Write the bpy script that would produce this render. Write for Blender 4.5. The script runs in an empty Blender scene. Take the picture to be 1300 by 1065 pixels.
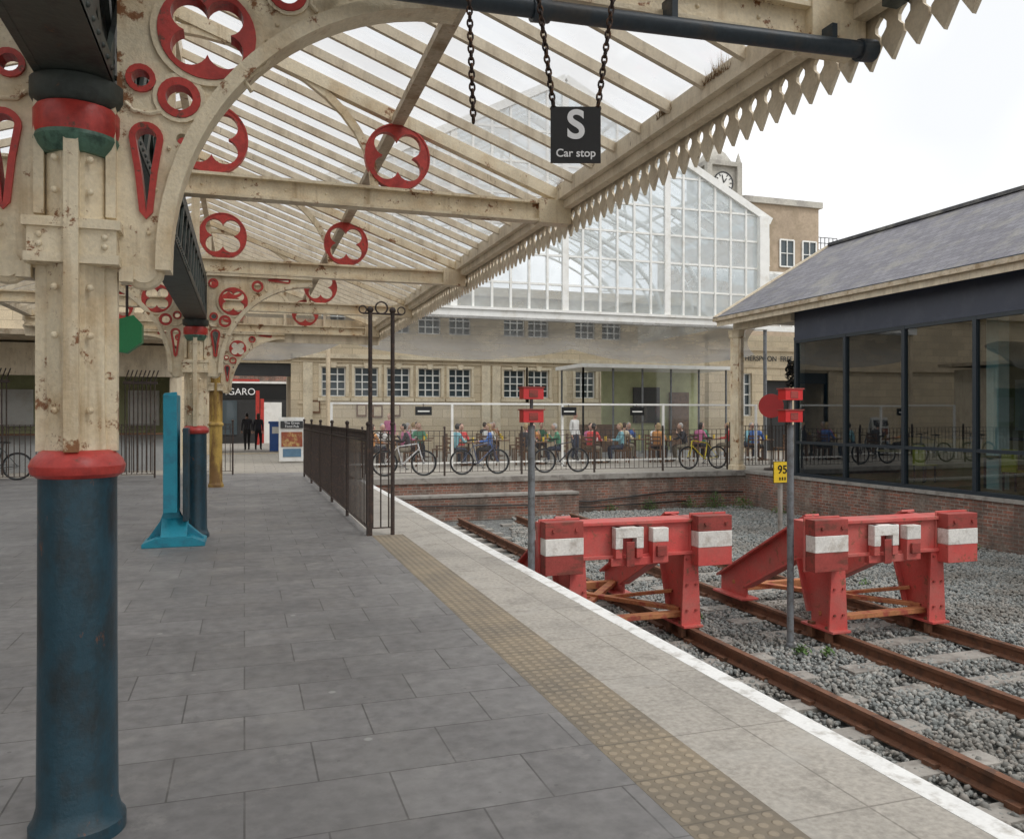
import bpy, math, random
import numpy as np
from mathutils import Vector, Matrix
from mathutils.geometry import delaunay_2d_cdt
random.seed(4); np.random.seed(4)
scene=bpy.context.scene
def link(o):
    scene.collection.objects.link(o); return o

# ------------------------------------------------------------------ materials
def base(name):
    m=bpy.data.materials.new(name); m.use_nodes=True
    nt=m.node_tree; b=nt.nodes['Principled BSDF']
    return m,nt,b
def nd(nt,t,**kw):
    n=nt.nodes.new(t)
    for k,v in kw.items():
        if hasattr(n,k) and k not in n.inputs: setattr(n,k,v)
        else: n.inputs[k].default_value=v
    return n
def c4(c): return (c[0],c[1],c[2],1)
def pos(nt,scale=(1,1,1)):
    g=nt.nodes.new('ShaderNodeNewGeometry')
    mp=nt.nodes.new('ShaderNodeMapping'); mp.inputs['Scale'].default_value=scale
    nt.links.new(g.outputs['Position'],mp.inputs['Vector'])
    return mp.outputs['Vector']
def noise(nt,vec,s,detail=5,rough=.6):
    n=nt.nodes.new('ShaderNodeTexNoise'); n.inputs['Scale'].default_value=s
    n.inputs['Detail'].default_value=detail; n.inputs['Roughness'].default_value=rough
    nt.links.new(vec,n.inputs['Vector']); return n.outputs['Fac']
def rng(nt,val,a,b,c=0,d=1):
    n=nt.nodes.new('ShaderNodeMapRange'); n.inputs[1].default_value=a;n.inputs[2].default_value=b
    n.inputs[3].default_value=c;n.inputs[4].default_value=d
    nt.links.new(val,n.inputs[0]); return n.outputs[0]
def mix(nt,fac,a,b,mode='MIX'):
    n=nt.nodes.new('ShaderNodeMix'); n.data_type='RGBA'; n.blend_type=mode
    for i,v in ((0,fac),(6,a),(7,b)):
        if isinstance(v,(int,float)): n.inputs[i].default_value=v
        elif isinstance(v,tuple): n.inputs[i].default_value=c4(v)
        else: nt.links.new(v,n.inputs[i])
    return n.outputs[2]
def math_(nt,op,a,b=None,c=None):
    n=nt.nodes.new('ShaderNodeMath'); n.operation=op
    for i,v in enumerate((a,b,c)):
        if v is None: continue
        if isinstance(v,(int,float)): n.inputs[i].default_value=v
        else: nt.links.new(v,n.inputs[i])
    return n.outputs[0]
def bump(nt,b,h,st,dist=.01):
    n=nt.nodes.new('ShaderNodeBump'); n.inputs['Strength'].default_value=st; n.inputs['Distance'].default_value=dist
    nt.links.new(h,n.inputs['Height']); nt.links.new(n.outputs[0],b.inputs['Normal'])
def mat(name,c,c2=None,s=5,lo=.5,hi=.62,rough=.6,metal=0,bmp=.3,bs=40,var=.25,st=(1,1,1),c3=None,lo3=.62,hi3=.66,s3=14,c4_=None):
    m,nt,b=base(name); v=pos(nt,st); v1=pos(nt)
    col=c
    if c2: col=mix(nt,rng(nt,noise(nt,v,s,5,.65),lo,hi),c,c2)
    if c4_: col=mix(nt,rng(nt,noise(nt,pos(nt,(7,7,.6)),1.6,4,.6),.55,.72,0,.75),col,c4_)
    if c3: col=mix(nt,rng(nt,noise(nt,v,s3,6,.75),lo3,hi3),col,c3)
    f=noise(nt,v1,bs,3); f2=noise(nt,v1,bs/14,2)
    k=rng(nt,math_(nt,'ADD',f,f2),.6,1.4,1-var,1+var)
    gg=nt.nodes.new('ShaderNodeCombineColor')
    for i in range(3): nt.links.new(k,gg.inputs[i])
    col=mix(nt,1.0,col,gg.outputs[0],'MULTIPLY')
    nt.links.new(col,b.inputs['Base Color'])
    b.inputs['Roughness'].default_value=rough; b.inputs['Metallic'].default_value=metal
    if bmp: bump(nt,b,f,bmp,.006)
    return m

CREAM=(.75,.65,.47); RUST=(.24,.10,.035)
cream=mat('cream_paint',CREAM,(.58,.43,.25),s=2.6,lo=.48,hi=.72,rough=.42,c3=RUST,lo3=.585,hi3=.63,s3=5,bmp=.5,bs=60,var=.18,c4_=(.44,.32,.18))
cream_t=mat('cream_timber',(.70,.61,.46),(.48,.39,.27),s=5,lo=.48,hi=.75,rough=.6,bs=50,st=(1,1,.35),c3=(.28,.2,.13),lo3=.62,hi3=.7,var=.18,c4_=(.45,.37,.26))
cream_d=mat('cream_dirty',(.50,.42,.31),(.30,.22,.13),s=4,lo=.45,hi=.65,c3=RUST,lo3=.62,hi3=.66,rough=.6)
ochre=mat('ochre_paint',(.5,.33,.08),(.22,.12,.04),s=4,lo=.45,hi=.6,rough=.6,st=(1,1,.3))
redp=mat('red_paint',(.48,.05,.04),(.32,.035,.03),s=9,lo=.5,hi=.7,rough=.4,c3=(.14,.06,.04),lo3=.60,hi3=.65)
bluep=mat('teal_blue_paint',(.018,.055,.078),(.02,.032,.038),s=8,lo=.45,hi=.65,rough=.38,c3=(.16,.07,.04),lo3=.61,hi3=.66,s3=5,st=(1,1,.5))
greenp=mat('green_paint',(.08,.17,.12),(.03,.07,.05),s=12,rough=.5)
girderm=mat('dark_girder_paint',(.05,.062,.055),(.03,.035,.032),s=7,rough=.5,c3=(.14,.08,.04),lo3=.62,hi3=.68)
navy=mat('dark_pipe_paint',(.03,.045,.06),(.05,.05,.05),s=5,rough=.4)
iron=mat('railing_iron',(.045,.032,.027),(.10,.06,.04),s=20,lo=.5,hi=.7,rough=.6)
black=mat('black_board',(.012,.013,.014),rough=.4,var=.2,bmp=.1)
white=mat('white_paint',(.80,.80,.77),(.66,.64,.58),s=3,lo=.5,hi=.75,rough=.5,bmp=.1,var=.1)
edgew=mat('white_edge_line',(.80,.80,.78),(.50,.48,.44),s=9,lo=.50,hi=.68,rough=.6,bmp=.2,var=.12)
whiteclean=mat('white_letter',(.8,.8,.8),rough=.5,var=.05,bmp=0)
chainm=mat('rusty_chain',(.05,.035,.03),(.12,.06,.03),s=40,rough=.6,metal=.5)
rustrail=mat('rusty_rail',(.17,.075,.04),(.10,.05,.03),s=10,rough=.7,c3=(.26,.13,.07))
concrete=mat('sleeper_concrete',(.32,.30,.27),(.21,.19,.17),s=5,rough=.85)
bufred=mat('buffer_red',(.58,.085,.075),(.48,.13,.11),s=2.2,lo=.4,hi=.65,rough=.5,c3=(.24,.10,.06),lo3=.57,hi3=.65,s3=7,var=.15)
bufdark=mat('buffer_timber',(.32,.055,.045),(.18,.05,.035),s=10,rough=.7,st=(.3,1,1))
bufwhite=mat('buffer_white',(.74,.72,.68),(.46,.40,.34),s=7,lo=.5,hi=.72,rough=.55)
bufrust=mat('buffer_brace',(.46,.19,.08),(.35,.08,.05),s=8,rough=.7)
lampred=mat('lamp_red',(.6,.03,.03),rough=.3,var=.1,bmp=0)
greysteel=mat('grey_post',(.16,.17,.18),(.1,.1,.1),s=9,rough=.5)
teal=mat('turquoise_paint',(.015,.26,.36),(.02,.20,.29),s=6,rough=.45,var=.12)
stone=mat('sandstone',(.58,.48,.34),(.45,.36,.25),s=1.3,lo=.4,hi=.7,rough=.85,bs=20,bmp=.3)
stone2=mat('tower_stone',(.45,.43,.38),(.33,.31,.28),s=.8,rough=.85,bs=6)
tanb=mat('tan_render',(.42,.33,.24),(.33,.26,.18),s=.5,rough=.85,bs=5)
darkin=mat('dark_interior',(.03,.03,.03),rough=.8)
paneglass,nt,b=base('window_pane'); b.inputs['Base Color'].default_value=(.06,.08,.09,1); b.inputs['Roughness'].default_value=.05
yellow=mat('yellow_sign',(.75,.52,.03),rough=.5,var=.08,bmp=0)
woodb=mat('brown_wood',(.16,.08,.04),(.09,.045,.025),s=8,rough=.6)
woodl=mat('light_wood',(.42,.26,.12),(.34,.20,.09),s=4,rough=.5,st=(1,1,.2))
bluebin=mat('blue_plastic',(.03,.10,.35),rough=.4)
fasc=mat('dark_fascia',(.035,.045,.075),(.045,.055,.085),s=2,rough=.35,var=.12)
framem=mat('dark_frame',(.02,.03,.04),rough=.4,var=.1)
green_in=mat('green_yellow_wall',(.42,.44,.24),rough=.7)
greyp=mat('grey_panel',(.36,.37,.37),rough=.6)
soffit=mat('soffit',(.3,.28,.24),rough=.7)

def glassmix(name,trans,tint,gl=.15,diff=(.8,.8,.8),dirt=True,rough=.03,lo=-.12,hi=.16):
    m,nt,b=base(name); nt.nodes.remove(b); out=[n for n in nt.nodes if n.type=='OUTPUT_MATERIAL'][0]
    T=nd(nt,'ShaderNodeBsdfTransparent'); T.inputs[0].default_value=c4(tint)
    D=nd(nt,'ShaderNodeBsdfDiffuse'); D.inputs[0].default_value=c4(diff)
    L=nd(nt,'ShaderNodeBsdfTranslucent'); L.inputs[0].default_value=c4(diff)
    G=nd(nt,'ShaderNodeBsdfGlossy'); G.inputs['Roughness'].default_value=rough
    md=nd(nt,'ShaderNodeMixShader'); md.inputs[0].default_value=.6
    nt.links.new(D.outputs[0],md.inputs[1]); nt.links.new(L.outputs[0],md.inputs[2])
    m1=nd(nt,'ShaderNodeMixShader')
    if dirt:
        f=noise(nt,pos(nt,(1,2.2,1)),.9,3,.6)
        nt.links.new(rng(nt,f,.35,.7,max(0,1-trans+lo),min(1,1-trans+hi)),m1.inputs[0])
    else: m1.inputs[0].default_value=1-trans
    nt.links.new(T.outputs[0],m1.inputs[1]); nt.links.new(md.outputs[0],m1.inputs[2])
    g=nt.nodes.new('ShaderNodeNewGeometry'); dt=nt.nodes.new('ShaderNodeVectorMath'); dt.operation='DOT_PRODUCT'
    nt.links.new(g.outputs['Incoming'],dt.inputs[0]); nt.links.new(g.outputs['Normal'],dt.inputs[1])
    c=math_(nt,'ABSOLUTE',dt.outputs['Value']); p5=math_(nt,'POWER',math_(nt,'SUBTRACT',1.0,c),5)
    ff=math_(nt,'ADD',math_(nt,'MULTIPLY',p5,.7),.05+gl)
    m2=nd(nt,'ShaderNodeMixShader'); nt.links.new(ff,m2.inputs[0])
    nt.links.new(m1.outputs[0],m2.inputs[1]); nt.links.new(G.outputs[0],m2.inputs[2])
    nt.links.new(m2.outputs[0],out.inputs[0]); return m
roofglass=glassmix('roof_glass',.70,(.88,.90,.92),0.02,(.76,.74,.73),hi=.20)
shedglass=glassmix('shed_glass',.62,(.93,.96,.98),0.04,(.72,.78,.81))
clearglass=glassmix('clear_glass',.95,(.97,.98,.98),0.0,dirt=False)
tealglass=glassmix('tinted_glass',.96,(.36,.50,.52),0.11,(.05,.12,.14),dirt=False,rough=.01)

def netmat():
    m,nt,b=base('debris_net'); out=[n for n in nt.nodes if n.type=='OUTPUT_MATERIAL'][0]
    b.inputs['Base Color'].default_value=(.20,.195,.185,1); b.inputs['Roughness'].default_value=.9
    T=nd(nt,'ShaderNodeBsdfTransparent'); x=nd(nt,'ShaderNodeMixShader')
    f=noise(nt,pos(nt,(.8,1,2.5)),1.2,3); nt.links.new(rng(nt,f,.3,.7,.5,.78),x.inputs[0])
    nt.links.new(T.outputs[0],x.inputs[1]); nt.links.new(b.outputs[0],x.inputs[2]); nt.links.new(x.outputs[0],out.inputs[0])
    return m
net=netmat()

def brickmat(name,c1,c2,mort,bw,bh,ms,swap='wall',rough=.85,big=None,var=.3,bs=20,blo=.5,bhi=.68):
    m,nt,b=base(name); g=nt.nodes.new('ShaderNodeNewGeometry')
    sp=nt.nodes.new('ShaderNodeSeparateXYZ'); nt.links.new(g.outputs['Position'],sp.inputs[0])
    cb=nt.nodes.new('ShaderNodeCombineXYZ')
    if swap=='wall':
        nt.links.new(math_(nt,'ADD',sp.outputs[0],sp.outputs[1]),cb.inputs[0]); nt.links.new(sp.outputs[2],cb.inputs[1])
    elif swap=='roof':
        nt.links.new(sp.outputs[1],cb.inputs[0]); nt.links.new(sp.outputs[0],cb.inputs[1])
    else:
        nt.links.new(sp.outputs[0],cb.inputs[0]); nt.links.new(sp.outputs[1],cb.inputs[1])
    t=nt.nodes.new('ShaderNodeTexBrick'); nt.links.new(cb.outputs[0],t.inputs['Vector'])
    t.inputs['Color1'].default_value=c4(c1);t.inputs['Color2'].default_value=c4(c2);t.inputs['Mortar'].default_value=c4(mort)
    t.inputs['Scale'].default_value=1;t.inputs['Brick Width'].default_value=bw;t.inputs['Row Height'].default_value=bh
    t.inputs['Mortar Size'].default_value=ms; t.inputs['Mortar Smooth'].default_value=.3
    v=pos(nt); col=t.outputs['Color']
    n1=noise(nt,v,1.1,5,.65)
    if big: col=mix(nt,rng(nt,n1,blo,bhi,0,.85),col,big)
    f=noise(nt,v,bs,4); k=rng(nt,f,.3,.7,1-var,1+var)
    gg=nt.nodes.new('ShaderNodeCombineColor'); [nt.links.new(k,gg.inputs[i]) for i in range(3)]
    col=mix(nt,1.0,col,gg.outputs[0],'MULTIPLY')
    b.inputs['Roughness'].default_value=rough
    bump(nt,b,math_(nt,'SUBTRACT',math_(nt,'MULTIPLY',f,.4),t.outputs['Fac']),.35,.006)
    return m,nt,b,col,v,t
m_,nt,b,col,v,t=brickmat('old_brick',(.34,.13,.085),(.15,.085,.065),(.30,.27,.23),.225,.075,.010,big=(.17,.14,.115),blo=.42,bhi=.62)
st=rng(nt,noise(nt,v,2.6,5,.7),.55,.66,0,.6); col=mix(nt,st,col,(.33,.28,.23)); st=rng(nt,noise(nt,pos(nt,(1.5,1.5,.5)),1.3,4,.6),.5,.62,0,.55); col=mix(nt,st,col,(.075,.06,.05)); nt.links.new(col,b.inputs[0]); brick=m_
m_,nt,b,col,v,t=brickmat('slate',(.17,.165,.185),(.105,.10,.12),(.045,.045,.05),.28,.20,.010,'roof',rough=.55,big=(.22,.21,.18)); nt.links.new(col,b.inputs[0]); slate=m_
m_,nt,b,col,v,t=brickmat('ashlar',(.64,.53,.37),(.52,.43,.30),(.36,.28,.19),.9,.38,.012,big=(.47,.39,.28),var=.15); nt.links.new(col,b.inputs[0]); ashlar=m_
# platform paving
m_,nt,b,col,v,t=brickmat('paving',(.182,.175,.172),(.228,.220,.216),(.095,.090,.086),.62,.455,.005,'floor',rough=.6,big=(.165,.158,.155),var=.2,bs=11)
vo=nt.nodes.new('ShaderNodeTexVoronoi'); vo.inputs['Scale'].default_value=2.3; nt.links.new(v,vo.inputs['Vector'])
gum=rng(nt,vo.outputs['Distance'],.035,.06,.65,0); col=mix(nt,gum,col,(.42,.42,.40))
vo2=nt.nodes.new('ShaderNodeTexVoronoi'); vo2.inputs['Scale'].default_value=5.1; nt.links.new(v,vo2.inputs['Vector'])
col=mix(nt,rng(nt,vo2.outputs['Distance'],.04,.06,.45,0),col,(.07,.07,.07))
st=rng(nt,noise(nt,pos(nt,(1,.35,1)),.9,5),.52,.68,0,.5); col=mix(nt,st,col,(.30,.29,.275))
st=rng(nt,noise(nt,v,3.5,6,.75),.56,.69,0,.5); col=mix(nt,st,col,(.33,.315,.295))
st=rng(nt,noise(nt,v,.45,4,.6),.50,.66,0,.45); col=mix(nt,st,col,(.115,.112,.11))
st=rng(nt,noise(nt,v,14,5,.8),.60,.70,0,.35); col=mix(nt,st,col,(.09,.085,.08))
nt.links.new(col,b.inputs[0]); nt.links.new(rng(nt,noise(nt,v,2,3),.3,.7,.4,.75),b.inputs['Roughness']); paving=m_
m_,nt,b,col,v,t=brickmat('coping_slab',(.41,.38,.335),(.365,.34,.30),(.25,.23,.2),.81,.9,.006,'floor',rough=.8,big=(.30,.28,.25),var=.22,bs=30)
vo=nt.nodes.new('ShaderNodeTexVoronoi'); vo.inputs['Scale'].default_value=4; nt.links.new(v,vo.inputs['Vector'])
col=mix(nt,rng(nt,vo.outputs['Distance'],.04,.06,.5,0),col,(.14,.13,.12)); t.offset=0
st=rng(nt,noise(nt,v,4,7,.75),.52,.66,0,.6); col=mix(nt,st,col,(.21,.195,.17))
st=rng(nt,noise(nt,v,1.7,4),.55,.7,0,.6); col=mix(nt,st,col,(.48,.46,.42))
nt.links.new(col,b.inputs[0]); coping=m_
m_,nt,b,col,v,t=brickmat('concourse_paving',(.38,.35,.30),(.32,.295,.26),(.17,.16,.14),.6,.6,.008,'floor',var=.15,bs=10); nt.links.new(col,b.inputs[0]); concourse=m_
# tactile
m,nt,b=base('tactile_paving'); g=nt.nodes.new('ShaderNodeNewGeometry'); sp=nt.nodes.new('ShaderNodeSeparateXYZ'); nt.links.new(g.outputs['Position'],sp.inputs[0])
def cell(o,off):
    a=math_(nt,'FRACT',math_(nt,'DIVIDE',math_(nt,'ADD',o,off),.0667)); return math_(nt,'POWER',math_(nt,'SUBTRACT',a,.5),2)
r2=math_(nt,'SQRT',math_(nt,'ADD',cell(sp.outputs[0],10-.02),cell(sp.outputs[1],10)))
dome=rng(nt,r2,.36,.26,0,1)
jx=math_(nt,'FRACT',math_(nt,'DIVIDE',math_(nt,'ADD',sp.outputs[1],10),.4)); jl=rng(nt,math_(nt,'ABSOLUTE',math_(nt,'SUBTRACT',jx,.5)),.485,.492,0,.6)
v=pos(nt); col=mix(nt,rng(nt,noise(nt,v,1.6,5),.4,.65),(.33,.27,.19),(.22,.19,.15))
col=mix(nt,rng(nt,noise(nt,v,9,6,.7),.50,.68,0,.55),col,(.15,.13,.10))
col=mix(nt,math_(nt,'MULTIPLY',dome,.3),col,(.40,.33,.24)); col=mix(nt,rng(nt,r2,.30,.42,0,.35),col,(.13,.11,.08)); col=mix(nt,jl,col,(.1,.09,.07))
nt.links.new(col,b.inputs[0]); b.inputs['Roughness'].default_value=.8; bump(nt,b,dome,.9,.005); tactile=m
# ballast
m,nt,b=base('ballast_stone'); g=nt.nodes.new('ShaderNodeNewGeometry'); cr=nt.nodes.new('ShaderNodeValToRGB')
e=cr.color_ramp.elements; e[0].color=(.16,.17,.165,1); e[1].color=(.40,.41,.39,1); x=e.new(.5); x.color=(.27,.285,.275,1); x=e.new(.88); x.color=(.34,.32,.29,1)
nt.links.new(g.outputs['Random Per Island'],cr.inputs[0]); v=pos(nt)
col=mix(nt,rng(nt,noise(nt,v,.9,4),.46,.66,0,.6),cr.outputs[0],(.17,.14,.11)); nt.links.new(col,b.inputs[0]); b.inputs['Roughness'].default_value=.85; stone_b=m
m,nt,b=base('ballast_bed'); v=pos(nt); vo=nt.nodes.new('ShaderNodeTexVoronoi'); vo.inputs['Scale'].default_value=24; nt.links.new(v,vo.inputs['Vector'])
sc=nt.nodes.new('ShaderNodeSeparateColor'); nt.links.new(vo.outputs['Color'],sc.inputs[0])
col=mix(nt,sc.outputs[0],(.13,.135,.13),(.34,.35,.33)); col=mix(nt,rng(nt,vo.outputs['Distance'],.25,.6,0,.7),col,(.05,.05,.05)); nt.links.new(col,b.inputs[0]); b.inputs['Roughness'].default_value=.9
bump(nt,b,vo.outputs['Distance'],-1,.03); ballast=m

# ------------------------------------------------------------------ mesh builder
class MB:
    def __init__(s): s.v=[];s.f=[];s.m=[];s.s=[];s.mats=[]
    def mi(s,m):
        if m not in s.mats: s.mats.append(m)
        return s.mats.index(m)
    def add(s,vs,fs,m,smooth=False,M=None):
        o=len(s.v)
        if M is not None: vs=[M@Vector(p) for p in vs]
        s.v+= [tuple(p) for p in vs]; i=s.mi(m)
        for f in fs: s.f.append(tuple(k+o for k in f)); s.m.append(i); s.s.append(smooth)
    def box(s,x0,x1,y0,y1,z0,z1,m,M=None):
        vs=[(x,y,z) for z in (z0,z1) for y in (y0,y1) for x in (x0,x1)]
        s.add(vs,[(0,2,3,1),(4,5,7,6),(0,1,5,4),(2,6,7,3),(0,4,6,2),(1,3,7,5)],m,False,M)
    def beam(s,p,q,w,h,m,up=(0,0,1)):
        p=Vector(p);q=Vector(q);d=(q-p).normalized();u=Vector(up)
        r=d.cross(u).normalized(); u=r.cross(d).normalized()
        vs=[]
        for c in (p,q):
            for a,b_ in ((-1,-1),(1,-1),(1,1),(-1,1)): vs.append(c+r*a*w/2+u*b_*h/2)
        s.add(vs,[(0,1,2,3),(7,6,5,4),(0,4,5,1),(1,5,6,2),(2,6,7,3),(3,7,4,0)],m)
    def path(s,pts,r,m,n=8,closed=False,caps=True,smooth=True):
        pts=[Vector(p) for p in pts]; L=len(pts); rs=r if isinstance(r,(list,tuple)) else [r]*L
        vs=[];prev=None
        for i,p in enumerate(pts):
            if closed: d=pts[(i+1)%L]-pts[i-1]
            else: d=pts[min(i+1,L-1)]-pts[max(i-1,0)]
            d.normalize()
            if prev is None:
                a=Vector((0,0,1)) if abs(d.z)<.9 else Vector((1,0,0)); u=d.cross(a).normalized()
            else: u=(prev-d*prev.dot(d)).normalized()
            prev=u; w=d.cross(u)
            for k in range(n):
                t=2*math.pi*k/n; vs.append(p+(u*math.cos(t)+w*math.sin(t))*rs[i])
        fs=[]
        for i in range(L if closed else L-1):
            j=(i+1)%L
            for k in range(n): fs.append((i*n+k,i*n+(k+1)%n,j*n+(k+1)%n,j*n+k))
        s.add(vs,fs,m,smooth)
        if caps and not closed:
            s.add(vs[:n],[tuple(range(n))[::-1]],m); s.add(vs[-n:],[tuple(range(n))],m)
    def tube(s,p,q,r,m,n=8): s.path([p,q],r,m,n)
    def lathe(s,cx,cy,prof,m,n=20,smooth=True):
        vs=[];fs=[]
        for r,z in prof:
            for k in range(n):
                t=2*math.pi*(k+.5)/n; vs.append((cx+r*math.cos(t),cy+r*math.sin(t),z))
        for i in range(len(prof)-1):
            for k in range(n): fs.append((i*n+k,i*n+(k+1)%n,(i+1)*n+(k+1)%n,(i+1)*n+k))
        s.add(vs,fs,m,smooth); s.add(vs[:n],[tuple(range(n))[::-1]],m); s.add(vs[-n:],[tuple(range(n))],m)
    def ring(s,c,ux,uy,R,r,m,N=20,n=6,sx=1,sy=1):
        c=Vector(c);ux=Vector(ux);uy=Vector(uy)
        s.path([c+ux*math.cos(2*math.pi*i/N)*R*sx+uy*math.sin(2*math.pi*i/N)*R*sy for i in range(N)],r,m,n,True)
    def plate(s,outs,th,m,o,ux=(1,0,0),uy=(0,0,1)):
        vs,fs=plate2d(outs,th); o=Vector(o);ux=Vector(ux);uy=Vector(uy);uz=ux.cross(uy)
        s.add([o+ux*p[0]+uy*p[1]+uz*p[2] for p in vs],fs,m)
    def sphere(s,c,rx,ry,rz,m,n=12,k=8):
        vs=[];fs=[]
        for i in range(k+1):
            a=math.pi*i/k
            for j in range(n):
                t=2*math.pi*j/n; vs.append((c[0]+rx*math.sin(a)*math.cos(t),c[1]+ry*math.sin(a)*math.sin(t),c[2]+rz*math.cos(a)))
        for i in range(k):
            for j in range(n): fs.append((i*n+j,(i+1)*n+j,(i+1)*n+(j+1)%n,i*n+(j+1)%n))
        s.add(vs,fs,m,True)
    def obj(s,name,bev=0,parent=None):
        me=bpy.data.meshes.new(name); me.from_pydata(s.v,[],s.f)
        for m in s.mats: me.materials.append(m)
        me.polygons.foreach_set('material_index',s.m); me.polygons.foreach_set('use_smooth',s.s); me.update()
        o=link(bpy.data.objects.new(name,me))
        if bev:
            b=o.modifiers.new('bevel','BEVEL'); b.width=bev; b.segments=2; b.limit_method='ANGLE'
        if parent: o.parent=parent
        return o
_pc={}
def inside(px,py,outs):
    c=False
    for o in outs:
        n=len(o); j=n-1
        for i in range(n):
            xi,yi=o[i]; xj,yj=o[j]
            if (yi>py)!=(yj>py) and px<(xj-xi)*(py-yi)/(yj-yi)+xi: c=not c
            j=i
    return c
def plate2d(outs,th):
    key=(str(outs),th)
    if key in _pc: return _pc[key]
    vv=[];ee=[]
    for o in outs:
        b0=len(vv); n=len(o); vv+=[Vector((p[0],p[1])) for p in o]; ee+=[(b0+i,b0+(i+1)%n) for i in range(n)]
    r=delaunay_2d_cdt(vv,ee,[],0,1e-6)
    V=[(p.x,p.y) for p in r[0]]; T=[]
    for f in r[2]:
        cx=sum(V[i][0] for i in f)/len(f); cy=sum(V[i][1] for i in f)/len(f)
        if inside(cx,cy,outs): T.append(tuple(f))
    n=len(V); vs=[(x,y,-th/2) for x,y in V]+[(x,y,th/2) for x,y in V]; fs=[t[::-1] for t in T]+[tuple(i+n for i in t) for t in T]
    cnt={}
    for t in T:
        for i in range(len(t)):
            a,b_=t[i],t[(i+1)%len(t)]; cnt.setdefault((min(a,b_),max(a,b_)),[]).append((a,b_))
    for k,e in cnt.items():
        if len(e)==1: a,b_=e[0]; fs.append((a,b_,b_+n,a+n))
    _pc[key]=(vs,fs); return vs,fs
def circ(cx,cy,r,n=28): return [(cx+r*math.cos(2*math.pi*i/n),cy+r*math.sin(2*math.pi*i/n)) for i in range(n)]
def quatre(cx,cy,r,rot=0):
    o=r*.575; rr=r*.425; res=[]; best=None
    for i in range(60,300):
        t=i*.01; d=abs(math.atan2(rr*math.sin(t),o+rr*math.cos(t))-math.pi/4)
        if t>1.2 and (best is None or d<best[0]): best=(d,t)
    tm=best[1]
    for q in range(4):
        a0=rot+q*math.pi/2
        for i in range(14):
            t=-tm+2*tm*i/14+ .01
            x=o+rr*math.cos(t); y=rr*math.sin(t)
            res.append((cx+x*math.cos(a0)-y*math.sin(a0),cy+x*math.sin(a0)+y*math.cos(a0)))
    return res
def text(name,body,size,loc,rot,m,parent=None,off=0,ex=.002,align='CENTER'):
    cu=bpy.data.curves.new(name,'FONT'); cu.body=body; cu.size=size; cu.align_x=align; cu.align_y='CENTER'; cu.extrude=ex; cu.offset=off
    cu.materials.append(m); o=link(bpy.data.objects.new(name,cu)); o.location=loc; o.rotation_euler=rot
    if parent: o.parent=parent
    return o
R90=math.radians(90)

# ------------------------------------------------------------------ ground, platform
g=MB(); g.add([(-600,-600,-1.08),(600,-600,-1.08),(600,900,-1.08),(-600,900,-1.08)],[(0,1,2,3)],ballast); g.obj('ground')
EX=2.84; HY=20.8
p=MB(); p.box(-30,1.62,-12,HY+3,-1.07,0,paving); p.box(2.04,EX-.13,-12,HY+.05,-1.07,0,coping)
p.box(1.62,2.04,-12,10.9,-1.07,.001,tactile); p.box(1.62,2.04,10.9,HY+.05,-1.07,-.001,coping)
p.box(EX-.13,EX,-12,HY-.3,-.10,.002,edgew); p.box(EX-.13,EX-.03,-12,HY-.3,-1.07,-.10,brick)
p.obj('railway_platform')
p=MB(); p.box(EX-.13,14.3,HY+.06,HY+3,-1.07,-.004,concourse); p.box(-60,80,HY+3,75,-1.07,-.002,concourse); p.box(14.3,80,-20,HY+3,-1.06,-.02,concourse)
p.obj('concourse_pavement')
w=MB(); w.box(EX-.02,14.0,HY-.25,HY,-1.07,-.14,brick); w.box(EX-.02,8.5,HY-.75,HY-.25,-1.07,-.48,brick); w.box(EX-.02,14,HY-.3,HY+.06,-.14,.0,concrete)
w.box(EX-.02,8.5,HY-.78,HY-.25,-.48,-.42,concrete)
w.path([(6.5,HY-.32,-.55),(9,HY-.30,-.75),(11.5,HY-.30,-.55),(13.9,HY-.3,-.62)],.02,black,6)
w.path([(4,HY-.80,-.66),(7,HY-.80,-.72),(9,HY-.32,-.9),(12,HY-.3,-.82)],.018,black,6)
w.obj('brick_retaining_wall')

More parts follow.
